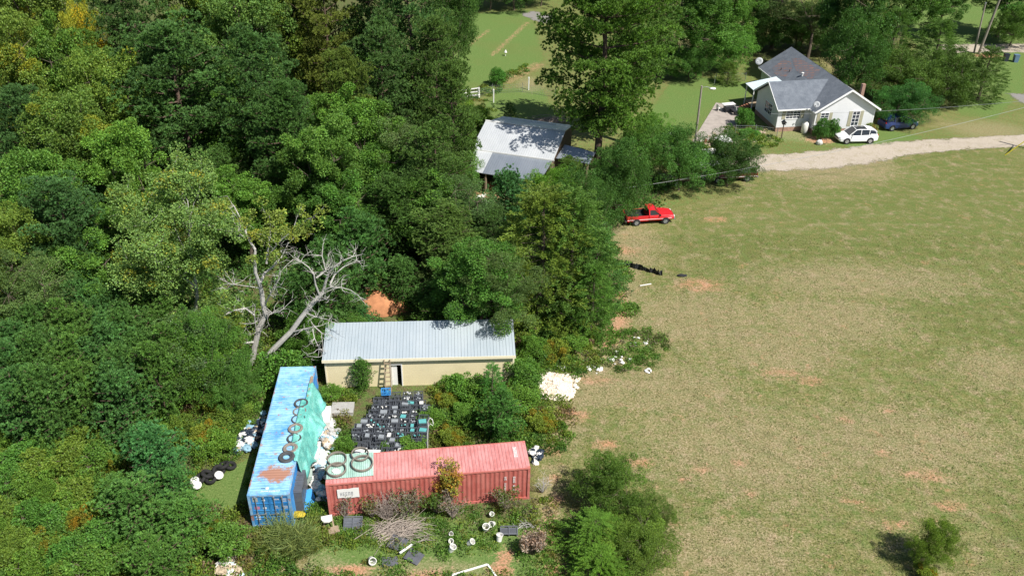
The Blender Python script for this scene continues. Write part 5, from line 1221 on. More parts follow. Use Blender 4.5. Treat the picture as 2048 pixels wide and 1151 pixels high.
# silt fence: low black cloth strip in the brown field
m = MB(); P = [at(*q) for q in [(1225,527),(1262,535),(1295,543),(1325,551)]]; rg = random.Random(2); vs = []; n = 40
for i in range(n+1):
    q = i/n*(len(P)-1); k = min(int(q), len(P)-2); c = P[k].lerp(P[k+1], q-k) - P[0]; h = .35 + .25*rg.random()
    vs += [(c.x, c.y + rg.uniform(-.06, .06), 0), (c.x + rg.uniform(-.1, .1), c.y + rg.uniform(-.2, .2), h)]
m.add(vs, [(2*i, 2*i+2, 2*i+3, 2*i+1) for i in range(n)]); o = m.build('silt_fence', M('black_cloth', (.03, .032, .035), .85, var=.4)); o.location = P[0]
s_ = o.modifiers.new('thick', 'SOLIDIFY'); s_.thickness = .02; tag(o, 'low torn black silt fence strip lying across the field edge', 'silt fence')
m = MB(); m.add(*lumpy((0, 0, .08), (.45, .18, .12), 8, zmin=0)); o = m.build('black_cloth_scrap', MATS['black_cloth']); o.location = at(1364, 552); tag(o, 'black scrap lying right of the silt fence', 'scrap')

# ------------------------------------------------------------------ dead tree and the forked leafy tree
def branches(Y0, lines, name, label, bark, twigs=0, seed=1, leaves=None, leafat=(), ln=.8):
    """lines: (list of (u,v,dy), r0, r1) limbs traced where they grow, each with its own depth"""
    L0 = lines[0][0][0]; base = atY(L0[0], L0[1], Y0 + L0[2]); gz = 0
    e = empty(name, (base.x, base.y, 0), 0, label, 'tree'); rg = random.Random(seed); O = Vector((base.x, base.y, 0))
    ends = []; LL = Leaves(seed)
    for li, (pts, r0, r1) in enumerate(lines):
        P = [atY(u, v, Y0 + dy) - O for u, v, dy in pts]
        if li == 0: P = [Vector((P[0].x - .1, P[0].y, -.2))] + P
        f = [P[0]]
        for a, b in zip(P, P[1:]):
            n = max(1, int((b-a).length/.7))
            for k in range(1, n+1): f.append(a.lerp(b, k/n) + (Vector((rg.gauss(0, .05), rg.gauss(0, .05), rg.gauss(0, .04))) if k < n else Vector()))
        m = MB(); nf = len(f); m.tube(f, [(r0 + (r1-r0)*i/(nf-1))*.95 for i in range(nf)], 8, cap=False)
        def sub(p, d, l, r, depth):
            q = [p]; dd = d.normalized()
            for k in range(4): dd = (dd + Vector((rg.gauss(0, .28), rg.gauss(0, .28), rg.gauss(.03, .25)))).normalized(); q.append(q[-1] + dd*l/4)
            m.tube(q, [r, r*.8, r*.6, r*.4, r*.2], 5, cap=False); ends.append((q[-1], li)); ends.append((q[2], li))
            if depth > 0:
                for k in range(3): sub(q[rg.randint(1, 4)], (dd + Vector((rg.gauss(0, .8), rg.gauss(0, .8), rg.gauss(.1, .7)))), l*.6, r*.5, depth-1)
        if li > 0 or nf > 3:
            for k in range(twigs if r0 < .16 else twigs//2):
                i = rg.randint(max(1, int(nf*.35)), nf-1); d = f[i] - f[i-1]
                sub(f[i], d.normalized()*.6 + Vector((rg.gauss(0, .7), rg.gauss(0, .7), rg.gauss(.1, .5))), ln*rg.uniform(.6, 1.6), .024, 1)
        ends.append((f[-1], li)); m.build('trunk' if li == 0 else 'limb', bark, e, recalc=False)
    if leaves:
        col, prob, n, rad = leaves
        for q, li in ends:
            if (li in leafat or not leafat) and rg.random() < prob:
                c = np.array(col if rg.random() < .9 else (.34, .36, .05))*rg.gauss(1, .12)
                leaf_clump(LL, np.array(q), rad*rg.uniform(.6, 1.2), n, tint(LL.r, c, n), .15, .11)
        if LL.V:
            o = bpy.data.objects.new('crown', LL.mesh('crown')); COL.objects.link(o); o.parent = e
    return e
T = lambda s: s
Z5 = lambda *p: [(300 + x/2.616, 320 + y/2.616, d) for x, y, d in p]
branches(52.5, [
 (Z5((520,1110,0),(540,1020,.1),(555,940,.2),(572,870,.3),(605,810,.4),(590,745,.3),(577,660,.1)), .26, .17),
 (Z5((577,660,.1),(552,590,-.2),(546,520,-.3),(552,470,-.2),(520,420,.3),(495,360,.8),(470,300,1.2),(440,240,1.6)), .14, .03),
 (Z5((577,640,.1),(600,590,.6),(640,560,1.0),(680,520,1.4),(697,490,1.6)), .12, .03),
 (Z5((610,540,.3),(612,510,.3),(620,440,.6),(632,370,.8),(645,330,.9),(670,310,1.0)), .09, .03),
 (Z5((612,500,.3),(690,415,-.4),(745,370,-.8),(790,345,-1.1),(820,310,-1.4)), .07, .02),
 (Z5((600,800,.4),(640,800,-.2),(678,790,-.5)), .08, .05),
 (Z5((600,760,.4),(630,700,-.3),(665,640,-.7),(685,560,-1)), .07, .02),
 (Z5((556,950,.2),(500,955,-.3),(440,968,-.7),(405,985,-1.1),(368,1002,-1.4)), .09, .03),
 (Z5((440,968,-.7),(470,1000,-1.2),(440,1068,-1.6)), .06, .02),
 (Z5((556,930,.2),(550,850,-.3),(545,795,-.5)), .07, .04),
 (Z5((545,810,-.5),(500,775,-.8),(440,785,-1.1),(370,820,-1.3),(310,860,-1.5)), .07, .03),
 (Z5((577,670,.1),(520,660,-.3),(440,650,-.8)), .04, .015),
 (Z5((500,410,.4),(470,385,.2)), .05, .03)],
 'dead_tree', 'upright bare grey tree with yellow green leaf tufts on its top', BARKGREY, twigs=9, seed=4, leaves=((.24, .32, .06), .42, 60, .40), leafat=(1, 3, 4), ln=.9)
branches(51.2, [
 (Z5((572,1085,0),(600,1045,0),(640,995,.1),(700,935,.2),(740,895,.3),(790,825,.4),(850,750,.5),(905,690,.6)), .24, .15),
 (Z5((905,690,.6),(918,640,.5),(935,590,.5),(960,560,.4),(1010,525,.3),(1060,505,.3),(1110,493,.3)), .11, .02),
 (Z5((905,680,.6),(945,665,.2),(1000,665,-.2),(1050,680,-.5),(1080,700,-.7)), .06, .015),
 (Z5((940,655,.6),(965,600,1.0),(1010,560,1.3),(1080,525,1.6)), .08, .02),
 (Z5((885,700,.5),(865,650,.2),(858,600,0),(830,560,-.2),(790,530,-.4),(748,520,-.6)), .08, .02),
 (Z5((870,615,.0),(920,580,.3),(900,500,.5),(905,440,.7)), .06, .02),
 (Z5((740,900,.3),(800,885,-.2),(860,870,-.6),(900,905,-.9),(945,915,-1.2)), .08, .015),
 (Z5((820,800,.4),(870,820,.0),(935,835,-.3)), .05, .015),
 (Z5((850,880,-.5),(860,930,-.9),(885,985,-1.2),(880,1030,-1.4)), .04, .012),
 (Z5((850,745,.5),(885,735,.1),(915,728,-.1)), .05, .02)],
 'dead_tree', 'leaning dead bare trunk forking over the shed roof corner', BARKGREY, twigs=10, seed=7, ln=.85)
Z2 = lambda *p: [(x/2.878, 380 + y/2.878, d) for x, y, d in p]
branches(54.3, [
 (Z2((1150,830,0),(1135,780,0),(1100,730,.1)), .26, .2),
 (Z2((1100,730,.1),(1060,690,.3),(1010,610,.6),(980,540,1),(920,440,1.4),(860,380,1.8)), .16, .03),
 (Z2((1120,740,.1),(1130,660,0),(1128,560,-.1),(1120,480,-.2),(1100,380,-.3),(1090,280,-.2),(1110,180,-.1)), .17, .04),
 (Z2((1120,490,-.2),(1170,400,-.6),(1190,330,-1),(1230,240,-1.3)), .09, .03),
 (Z2((1150,800,0),(1190,760,-.3),(1250,730,-.6),(1340,690,-1)), .1, .04),
 (Z2((1100,390,-.3),(1040,300,.5),(1000,200,1),(960,120,1.4)), .08, .02),
 (Z2((1010,610,.6),(930,560,.1),(850,520,-.5),(760,480,-1)), .07, .02),
 (Z2((980,540,1),(900,380,2),(800,240,2.6),(760,130,3)), .08, .02),
 (Z2((1128,560,-.1),(1010,460,-1.2),(920,420,-1.8),(820,400,-2.4)), .08, .02),
 (Z2((1100,380,-.3),(1090,150,.6),(1080,60,1),(1000,-60,1.4)), .07, .02)],
 'forked_tree', 'pale green tree with forked white limbs and yellowing leaves', BARKGREY, twigs=13, seed=12, leaves=((.20, .33, .08), .9, 95, .60), ln=1.5)
b_ = at(460, 850)
grow(make_broad(91, nn=100, l=.17, w=.12, D=7, col=(.09,.15,.045)), 'broadleaf_tree', (b_.x-2.4, b_.y + 2.6, 0), 6.8, 5.6, 'shaggy leafy tree with a dark trunk rising from the trash by the blue container', 'tree', color=(1.0, 1.05, 1.1), bark=BARKGREY)
# ------------------------------------------------------------------ undergrowth (nobody could count it)
def fp(o, x0, x1, y0, y1):      # footprint test in an object's frame
    t = o.rotation_euler.z; ox, oy = o.location.x, o.location.y
    def f(X, Y):
        dx, dy = X-ox, Y-oy; lx = dx*cos(t)+dy*sin(t); ly = -dx*sin(t)+dy*cos(t)
        return (lx > x0) & (lx < x1) & (ly > y0) & (ly < y1)
    return f
FOOT = [fp(bc, -.35, 12.4, -.3, 2.7), fp(rc, -.35, 12.5, -.35, 2.7), fp(sh, -.3, 13.7, -.4, 3.3), fp(bn, -.5, BLN+3.5, -4.8, 11), fp(hs, -4.6, 8.8, 0, 17)]
CRATEP = wpoly([(748,772),(858,772),(870,800),(872,868),(815,905),(700,872),(690,815)])
BARE = [wpoly(P) for P in ([(580,1151),(590,1110),(640,1088),(730,1085),(735,1151)], [(800,1151),(830,1125),(900,1110),(990,1095),(1035,1110),(1040,1151)],
        [(1060,740),(1105,735),(1160,760),(1150,800),(1090,805)], [(635,800),(670,810),(668,960),(625,985),(610,900)], [(455,905),(480,865),(540,830),(545,880),(500,915)],
        [(695,565),(815,565),(820,640),(690,640)], [(375,975),(390,945),(480,925),(505,950),(440,975)], [(425,1151),(440,1100),(480,1105),(480,1151)], [(385,1010),(400,960),(480,915),(530,890),(500,1010),(465,1035)])]
def weeds(name, label, polys, dens, rad, hgt, n, l, w, cols, seed, keepbare=False, lumps=1.0, up=.5, flat=1.0, gapn=.0):
    r = np.random.RandomState(seed); LL = Leaves(seed); Cs = []
    for P in polys:
        P = wpoly(P); lo, hi = P.min(0), P.max(0); A = (hi-lo).prod(); k = int(A*dens)
        X = r.uniform(lo[0], hi[0], k); Y = r.uniform(lo[1], hi[1], k); sd_ = inpoly_sd(X, Y, P); ok = sd_ > -.25 - r.uniform(0, .5, k)
        for f in FOOT: ok &= ~f(X, Y)
        ok &= inpoly_sd(X, Y, CRATEP) < .1
        if not keepbare:
            for b in BARE: ok &= inpoly_sd(X, Y, b) < .15
        if gapn: ok &= lf(X, Y, 5.0) > -gapn + r.normal(0, .15, k)
        Cs.append(np.stack([X[ok], Y[ok], np.clip(sd_[ok], 0, 3)], 1))
    C = np.concatenate(Cs); k = len(C); big = .6 + .4*np.clip(lf(C[:, 0], C[:, 1], 4.0), -1, 1.6)*lumps
    edge = np.clip(.35 + C[:, 2]*.5, .35, 1)
    R_ = r.uniform(*rad, k)*(.7+.4*big); Hh = r.uniform(*hgt, k)*np.clip(big, .25, 1.5)*edge
    zone = lf(C[:, 0]+31, C[:, 1]-12, 9.0); pick = (zone*.8 + r.normal(0, .55, k)); ci = np.clip(((pick+1.4)/2.8*len(cols)).astype(int), 0, len(cols)-1)
    base = np.array(cols)[ci]*r.normal(1, .13, (k, 1))
    own = np.repeat(np.arange(k), n); m_ = len(own); d = unit(r.normal(size=(m_, 3))); d[:, 2] = np.abs(d[:, 2])
    rr = r.uniform(.3, 1, (m_, 1))**.5
    p = np.concatenate([C[own, :2], np.zeros((m_, 1))], 1) + d*rr*np.stack([R_[own], R_[own], Hh[own]*flat], 1); p[:, 2] += .03
    dd = unit(d*.5 + r.normal(size=(m_, 3))*.6 + np.array([0, 0, up]))
    LL.put(p, dd, l*r.uniform(.6, 1.3, m_), w*r.uniform(.7, 1.2, m_), tint(r, (1, 1, 1), m_, .16, .07)*base[own])
    o = bpy.data.objects.new(name, LL.mesh(name)); COL.objects.link(o); return tag(o, label, kind='stuff')
GA, GB, GC, GD, GE = (.14, .27, .042), (.20, .285, .04), (.10, .215, .045), (.21, .21, .05), (.22, .15, .09)
LOWLEFT = [(-60,1200),(-60,800),(200,745),(370,750),(420,790),(460,850),(530,880),(490,1000),(475,1062),(600,1068),(700,1070),(700,1200)]
MID = [(650,790),(760,775),(1060,760),(1100,740),(1120,800),(1140,870),(1120,895),(1000,875),(800,895),(660,915),(620,980),(600,1060),(645,1040),(640,900)]
FRONT = [(590,1045),(650,1030),(800,1030),(1080,995),(1085,1000),(1120,1060),(1120,1200),(700,1200),(560,1120)]
SHEDR = [(1030,760),(1035,650),(1110,690),(1180,670),(1200,680),(1180,720),(1150,755),(1110,750),(1090,760)]
weeds('undergrowth', 'tangled green weeds and vines covering the rough ground', [LOWLEFT, MID, SHEDR], 4.6, (.32, .8), (.4, 1.35), 115, .14, .10, [GC, GA, (.10,.20,.035), GA, GB, GB, GD, GE], 3)
weeds('weeds', 'shorter green weeds with dry stalks before the red container', [FRONT], 6, (.25, .5), (.2, .75), 42, .14, .075, [GC, (.10,.21,.04), GA, GA, GB, GD, (.22,.2,.12)], 4, gapn=.8)
weeds('weeds', 'weeds on the debris strip inside the brown field', [[(1175,738),(1175,718),(1215,705),(1240,675),(1270,658),(1300,658),(1335,685),(1315,698),(1290,728),(1240,742)]], 6.0, (.25, .5), (.15, .5), 56, .13, .08, [GC, (.11,.22,.035), GA, GA, (.13,.16,.05), (.22,.2,.12)], 5, gapn=1.1)
weeds('weeds', 'weeds growing on the rough edge by the trash and containers', [[(400,1000),(440,900),(520,930),(495,1010),(480,1050),(400,1050)], [(480,1040),(600,1040),(600,1070),(480,1070)], [(600,770),(660,765),(700,800),(670,880),(690,905),(640,905),(660,870),(640,800)]], 3.5, (.22, .45), (.15, .5), 34, .12, .07, [GA, GB, (.14,.15,.05), (.20,.17,.10)], 6)
weeds('undergrowth', 'leafy ground growth between the trees of the wood', [[(-100,800),(-60,560),(150,500),(330,520),(420,560),(640,690),(640,745),(560,720),(500,860),(360,760)], [(560,660),(640,600),(1000,600),(1040,660),(640,655)],
        [(1000,560),(1040,660),(1180,690),(1260,640),(1255,560),(1180,440),(1000,430)]], 1.5, (.6, 1.2), (.6, 1.8), 120, .17, .12, [GC, GA, GA, GB, (.05,.10,.03)], 7)
weeds('undergrowth', 'leafy growth under the far trees', [[(-100,560),(-100,100),(800,100),(900,240),(1000,380),(1180,440),(1230,450),(1310,400),(1330,330),(1180,300),(1000,560),(640,600),(420,560)]], .55, (.8, 1.6), (.8, 2.2), 90, .30, .20, [GC, GC, GA, (.05,.10,.03)], 8)
weeds('undergrowth', 'brush along the fence lines of the lawns', [[(930,200),(985,165),(1050,130),(1062,135),(1000,175),(960,205)], [(935,235),(960,215),(990,225),(950,262)], [(1500,252),(1560,275),(1555,285),(1490,300),(1460,290),(1440,262)], [(1330,290),(1390,292),(1440,300),(1430,340),(1330,330)]], 1.6, (.3, .7), (.3, .9), 60, .18, .12, [GA, GB, GC, GD], 9)
# taller plume of grass in the lower left
LL = Leaves(77); r_ = LL.r
def tuft(x, y, h, n, spread, col, seedw=.03):
    d = unit(np.concatenate([r_.normal(0, spread, (n, 2)), np.ones((n, 1))], 1)); b_ = np.tile([x, y, 0], (n, 1)) + np.concatenate([r_.normal(0, .12, (n, 2)), np.zeros((n, 1))], 1)
    l = h*r_.uniform(.6, 1.1, n)
    LL.put(b_, d, l, seedw, tint(r_, col, n, .2)); e_ = b_ + d*l[:, None]*.95; d2 = unit(d + np.concatenate([r_.normal(0, .5, (n, 2)), -r_.uniform(.2, .9, (n, 1))], 1)); LL.put(e_, d2, l*.4, seedw, tint(r_, col, n, .2))
for i in range(22):
    q = at(590 + r_.normal(0, 28), 1105 + r_.normal(0, 12)); tuft(q.x, q.y, 1.7, 60, .45, (.21, .27, .08))
o = bpy.data.objects.new('tall_grass', LL.mesh('tall_grass')); COL.objects.link(o); tag(o, 'clump of tall arching yellow green grass below the blue container', 'grass', kind='stuff')
# field grass: real tufts over the near part of the field
LL = Leaves(78); r_ = LL.r; P = wpoly([(1090,1200),(1120,1000),(1085,900),(1140,870),(1120,810),(1170,755),(1215,690),(1262,620),(1250,545),(1215,470),(2100,470),(2150,1200)])
lo, hi = P.min(0), P.max(0); k = 150000; X = r_.uniform(lo[0], hi[0], k); Y = lo[1] + (hi[1]-lo[1])*r_.uniform(0, 1, k)**1.35; ok = (inpoly_sd(X, Y, P) > 0) & (lf(X, Y, 2.2) + r_.normal(0, .7, k) > -.2)
X, Y = X[ok], Y[ok]; k = len(X); pk = np.clip(lf(X+9, Y+4, 11)*.5 + r_.normal(0, .6, k), -1.5, 1.5)
cb = np.where(pk[:, None] > .15, np.array([[.13, .17, .045]]), np.where(pk[:, None] > -.5, np.array([[.30, .27, .13]]), np.array([[.38, .33, .19]])))
LL.put(np.stack([X, Y, np.zeros(k)], 1), unit(np.concatenate([r_.normal(0, .9, (k, 2)), np.full((k, 1), .8)], 1)), r_.uniform(.05, .14, k), .05, tint(r_, (1, 1, 1), k, .18, .05)*cb)
o = bpy.data.objects.new('grass', LL.mesh('grass')); COL.objects.link(o); tag(o, 'short patchy dry and green grass tufts of the open field', 'grass', kind='stuff')

# ------------------------------------------------------------------ black crates
CRM = M('crate_plastic', (.12, .132, .155), .36, var=.35, scale=3, spec=.5)  # black plastic lightened to grey blue, its glare put into the base colour
def crate_mesh():
    m = MB(); a, b, h, t = .31, .215, .30, .015
    for s in (-1, 1):
        m.box(-a, s*b-t/2, 0, a, s*b+t/2, .07); m.box(-a, s*b-t/2, h-.06, a, s*b+t/2, h)
        for i in range(6): x = -a+.02+i*(2*a-.04)/5; m.box(x-.018, s*b-t/2-.006, .07, x+.018, s*b+t/2+.006, h-.06)
        m.box(s*a-t/2, -b, 0, s*a+t/2, b, .07); m.box(s*a-t/2, -b, h-.06, s*a+t/2, b, h)
        for i in range(4): y = -b+.02+i*(2*b-.04)/3; m.box(s*a-t/2-.006, y-.018, .07, s*a+t/2+.006, y+.018, h-.06)
    for i in range(7): x = -a+i*2*a/6; m.box(x-.014, -b, .004, x+.014, b, .016)
    for i in range(5): y = -b+i*2*b/4; m.box(-a, y-.014, .016, a, y+.014, .026)
    m.box(-.01, -b+.01, .03, .01, b-.01, h-.03)
    m.box(-a-.02, -b-.02, h-.012, a+.02, -b+.005, h+.006); m.box(-a-.02, b-.005, h-.012, a+.02, b+.02, h+.006); m.box(-a-.02, -b+.005, h-.012, -a+.005, b-.005, h+.006); m.box(a-.005, -b+.005, h-.012, a+.02, b-.005, h+.006)
    return m
cr0 = crate_mesh().build('plastic_crate', CRM)
BT = [M('pale_litter', (.66, .67, .66), .5, var=.3, scale=12), M('teal_litter', (.12, .42, .42), .5, var=.2), M('grey_litter', (.34, .37, .40), .5, var=.45, scale=14), M('blue_litter', (.05, .25, .55), .5, var=.2), WHITEPL]
first = True; rg = random.Random(17); HC = .288
rows = [(768,765,850),(778,758,850),(788,750,855),(798,744,862),(808,740,864),(818,735,862),(828,722,860),(838,712,858),(848,706,858),(858,704,856),(868,706,846),(878,716,812),(887,742,808)]
syaw = .05; nlit = 0
for ri, (v, u0, u1) in enumerate(rows):
    A = at(u0, v, .85); B = at(u1, v, .85); n = max(1, int(abs(B.x-A.x)/.66)); yb = 48.35 - ri*.47
    for k in range(n):
        x = A.x + (k+.5)*(B.x-A.x)/n; y = yb + (x+11)*.05
        zn = lf(np.array([x*1.7]), np.array([y*1.3]), 3.0)[0]; lv = 3 + (1 if zn > .55 else 0) - (1 if zn < -.75 else 0)
        if ri >= 11: lv = 3
        vis = ri >= 10 or k == 0 or k == n-1 or rg.random() < .12
        tone = rg.uniform(-.1, .1)
        for z in (range(lv) if vis else [lv-1]):
            c = cr0 if first else cr0.copy()
            if not first: COL.objects.link(c)
            first = False
            c.location = (x + rg.gauss(0, .015), y + rg.gauss(0, .015), z*HC + .02); c.rotation_euler = (0, 0, syaw + tone*.5 + rg.gauss(0, .02) + (pi/2 if (k == 0 and ri % 3 == 0) else 0))
            tag(c, 'black crate, ' + (['bottom layer', 'second layer', 'third layer'][z] if z < lv-1 else 'on top') + ', ' + ORD[k] + ' from left, ' + ORD[ri] + ' row from the shed', 'crate', 'block of black crates')
        if rg.random() < .8:
            nlit += 1; m = MB(); kk = rg.choice([0, 2, 2, 2, 2, 2, 1, 4]); 
            if rg.random() < .55:
                for q in range(rg.randint(2, 6)): m.add(*lumpy((rg.uniform(-.22, .22), rg.uniform(-.14, .14), .24+rg.uniform(-.03, .05)), (rg.uniform(.04, .09), rg.uniform(.04, .08), rg.uniform(.04, .08)), nlit*7+q, 8, 5))
            else:
                m.cbox((rg.uniform(-.05, .05), rg.uniform(-.03, .03), .2), (rg.uniform(.2, .5), rg.uniform(.2, .36), rg.uniform(.1, .25)), rg.uniform(-.2, .2), rg.uniform(-.1, .1))
            o = m.build('litter_bundle', BT[kk]); o.location = (x, y, (lv-1)*HC + .05); 
            tag(o, ['pale','teal','grey','','white'][kk] + ' scraps in the ' + ORD[k] + ' crate from the left, ' + ORD[ri] + ' row from the shed', 'litter', ['pale','teal','grey','','white'][kk] + ' scraps in the crate block')
def crate_at(u, v, z, rz, label, tilt=(0, 0), s=(1, 1, 1), mat=None):
    c = cr0.copy(); COL.objects.link(c); q = at(u, v, z); c.location = q; c.rotation_euler = (tilt[0], tilt[1], rz); c.scale = s
    for k_ in ('group',): 
        if k_ in c: del c[k_]
    if mat: c.data = cr0.data.copy(); c.data.materials[0] = mat
    return tag(c, label, 'crate')
BLUEPL = M('bright_blue_plastic', (.06, .32, .72), .4, var=.15)
crate_at(772, 786, 1.15, .1, 'single bright blue crate on top of the black block', mat=BLUEPL)
crate_at(733, 866, .1, .02, 'long dark blue grey crate at the front left of the block', s=(2.2, 1.1, 1.4), mat=M('blue_grey_plastic', (.06,.08,.12), .4))
crate_at(755, 897, .1, .3, 'black crate alone in weeds behind the red container', s=(1.3, 1.3, 1.5))
m = MB(); m.box(-.5, -.25, 0, .5, .25, .5)
for u, v, sx, sy, lb in ((722, 905, .7, .45, 'left white foam box behind the green sheet'), (745, 908, .95, .35, 'right white foam box behind the green sheet')):
    m = MB(); m.box(-sx/2, -sy/2, 0, sx/2, sy/2, .4); m.box(-sx/2-.02, -sy/2-.02, .4, sx/2+.02, sy/2+.02, .48); o = m.build('foam_box', WHITEPL, bevel=.02); o.location = at(u, v, 2.0) ; o.location.z = 0; o.location = (o.location.x, o.location.y, 1.75); tag(o, lb, 'foam box', 'foam boxes behind the red container')
# stack of dark crates the foam boxes stand on
for i, (u, v) in enumerate(((722, 905), (745, 908), (755, 906))):
    q = at(u, v, 2.0)
    for z in range(6):
        c = cr0.copy(); COL.objects.link(c); c.location = (q.x, q.y, z*HC); c.rotation_euler = (0, 0, .14); tag(c, ORD[z] + ' black crate up in the ' + ['left', 'middle', 'right'][i] + ' stack close behind the green sheet', 'crate', 'crates behind the green sheet')
# white things between the blue container and the crates
def box_thing(name, u, v, z, d, rz, label, cat, mat, tilt=(0, 0), bev=.02, rim=True):
    m = MB(); m.box(-d[0]/2, -d[1]/2, 0, d[0]/2, d[1]/2, d[2])
    if rim: m.box(-d[0]/2-.02, -d[1]/2-.02, d[2]-.05, d[0]/2+.02, d[1]/2+.02, d[2]+.02); m.box(-d[0]/2+.03, -d[1]/2-.012, d[2]*.25, d[0]/2-.03, d[1]/2+.012, d[2]*.32)
    o = m.build(name, mat, bevel=bev); o.location = at(u, v, z); o.rotation_euler = (tilt[0], tilt[1], rz); return tag(o, label, cat)
box_thing('freezer', 648, 850, 0, (1.0, 1.7, .95), .12, 'tall white freezer box beside the green tarp', 'freezer', WHITEPL)
box_thing('freezer', 628, 918, 0, (.8, 1.6, .8), .08, 'white appliance box near the rings end of the tarp', 'freezer', WHITEPL)
box_thing('appliance', 615, 962, 0, (.7, .7, .7), .2, 'grey green appliance below the tarp end', 'appliance', M('pale_green_paint', (.45,.56,.50), .5))
box_thing('blue_sheet', 617, 1000, .25, (.9, 1.5, .05), .55, 'bright blue plastic sheet lying below the tarp', 'plastic sheet', BLUEPL, (.25, .1), rim=False)
box_thing('concrete_slab', 686, 822, 0, (1.5, 1.1, .35), .05, 'flat grey slab left of the crate block', 'slab', M('slab_grey', (.42,.41,.39), .85))
for i, (u, v, z) in enumerate(((603, 1000, .1), (603, 1000, .95), (598, 1012, .1), (598, 1012, .95))):
    q = at(u, v-0, 0); m = MB(); m.box(-.3, -1.0+.0, 0, .3, .9, .82)
    for k in range(5): m.box(-.315, -.95+k*.38, .05, -.3, -.65+k*.38, .77); m.box(.3, -.95+k*.38, .05, .315, -.65+k*.38, .77)
    for k in range(4): m.box(-.25, -.9+k*.45, .82, .25, -.55+k*.45, .85)
    if i in (0, 1): o = m.build('crate_stack', CRM); o.location = (q.x, q.y, z-.08); o.rotation_euler = (0, 0, .07); tag(o, ['lower of two long black crates along the blue container', 'upper of two long black crates along the blue container'][i], 'crate')
m = MB(); m.add(*lumpy((0,0,0), (.45,.25,.2), 6, zmin=0)); o = m.build('yellow_heap', M('yellow_stuff', (.55,.42,.03), .7, var=.4)); o.location = at(597, 1028, .4); tag(o, 'small yellow heap by the blue container door corner', 'heap')
def heap(name, spots, label, cat, mats, seed, size=(.1, .3), zs=(.0, .35), grp=None):
    """a heap of loose bags nobody could count"""
    rg = random.Random(seed); e = empty(name, tuple(at(*spots[0][:2])), 0, label, cat, grp); O = e.location; bins = [MB() for _ in mats]
    for (u, v, ru, rv, n) in spots:
        for i in range(n):
            q = at(u + rg.gauss(0, ru*.55), v + rg.gauss(0, rv*.55)); s = rg.uniform(*size)
            bins[rg.randrange(len(mats))].add(*lumpy((q.x-O.x, q.y-O.y, rg.uniform(*zs)), (s, s*rg.uniform(.6, 1.2), s*rg.uniform(.4, .8)), rg.randrange(9999), 8, 6, .4))
    if any(0 < len(b.v) < 500 for b in bins):
        for b in bins[1:]:
            if len(b.v) < 500: bins[0].add(b.v, b.f); b.v = []; b.f = []
    for b, mt in zip(bins, mats):
        if b.v: b.build('scraps', mt, e)
    return e
BAGB = M('blue_bag', (.30, .50, .62), .4, var=.35, scale=5); BAGD = M('dark_bag', (.03, .045, .07), .35, var=.4); TAN = M('tan_litter', (.52, .42, .30), .8, var=.3, scale=5); BAGW = WHITEPL
heap('trash_heap', [(640,935,10,26,60),(630,975,12,20,34),(645,990,8,14,16)], 'pale trash strewn at the lower end of the green tarp', 'trash heap', [BAGW, BAGB], 33)
heap('trash_heap', [(655,865,12,18,80),(660,885,14,16,60),(652,870,6,24,22)], 'white and pale trash strewn between the tarp and the crate block', 'trash heap', [BAGW, BAGW, TAN, BAGB, M('grey_litter2', (.45,.45,.44), .7)], 3)
heap('trash_heap', [(490,885,20,16,60),(510,870,16,16,40),(475,900,14,10,24),(525,850,10,20,30)], 'dark and pale blue trash bags by the trunk left of the blue container', 'trash heap', [BAGD, BAGD, BAGB, BAGW, TAN], 4)
heap('trash_heap', [(455,1125,10,18,36),(465,1145,16,10,30),(450,1105,6,8,12)], 'heap of pale blue plastic at the bottom left edge', 'trash heap', [M('ice_blue_plastic', (.55,.76,.80), .3, var=.15), BAGW, TAN], 5, (.12, .34))
heap('trash_heap', [(1078,912,6,8,16),(1068,905,5,8,10),(1072,926,5,5,8)], 'bagged trash against the right end of the red container', 'trash heap', [BAGW, BAGD], 6, (.1, .26))
heap('trash_heap', [(967,409,8,5,14),(960,400,8,6,8)], 'white scraps on the ground before the open barn', 'trash heap', [BAGW], 7, (.12, .35))
G3 = M('grey_litter3', (.4,.42,.42), .7)
for i, (sp_, lb) in enumerate([((1190,735,16,8,14), 'white and grey debris left of the field edge weeds'), ((1235,718,26,12,16), 'white and grey debris in the middle of the field edge weeds'), ((1285,680,16,14,9), 'white debris at the far end of the field edge weeds'),
       ((1125,733,10,6,18), 'white debris just behind the white rubble pile'), ((1297,743,5,4,9), 'small white debris at the front corner of the field edge weeds')]): heap('debris', [sp_], lb, 'debris', [BAGW, G3][:1 + (i < 2)], 8 + i, (.05, .17), (0, .15))
STN = M('stone', (.46,.42,.36), .9)
for i, (sp_, lb) in enumerate([((1440,272,30,6,30), 'pale stones scattered on the near end of the patio'), ((1470,285,34,8,40), 'stones and clutter in the garden bed by the mesh fence'), ((1520,262,16,6,16), 'few pale stones along the curved garden edge'), ((1420,290,10,6,12), 'small clutter beside the wagon wheel')]): heap('debris', [sp_], lb, 'debris', [TAN] if i > 1 else [TAN, STN], 19 + i, (.07, .22), (0, .12))
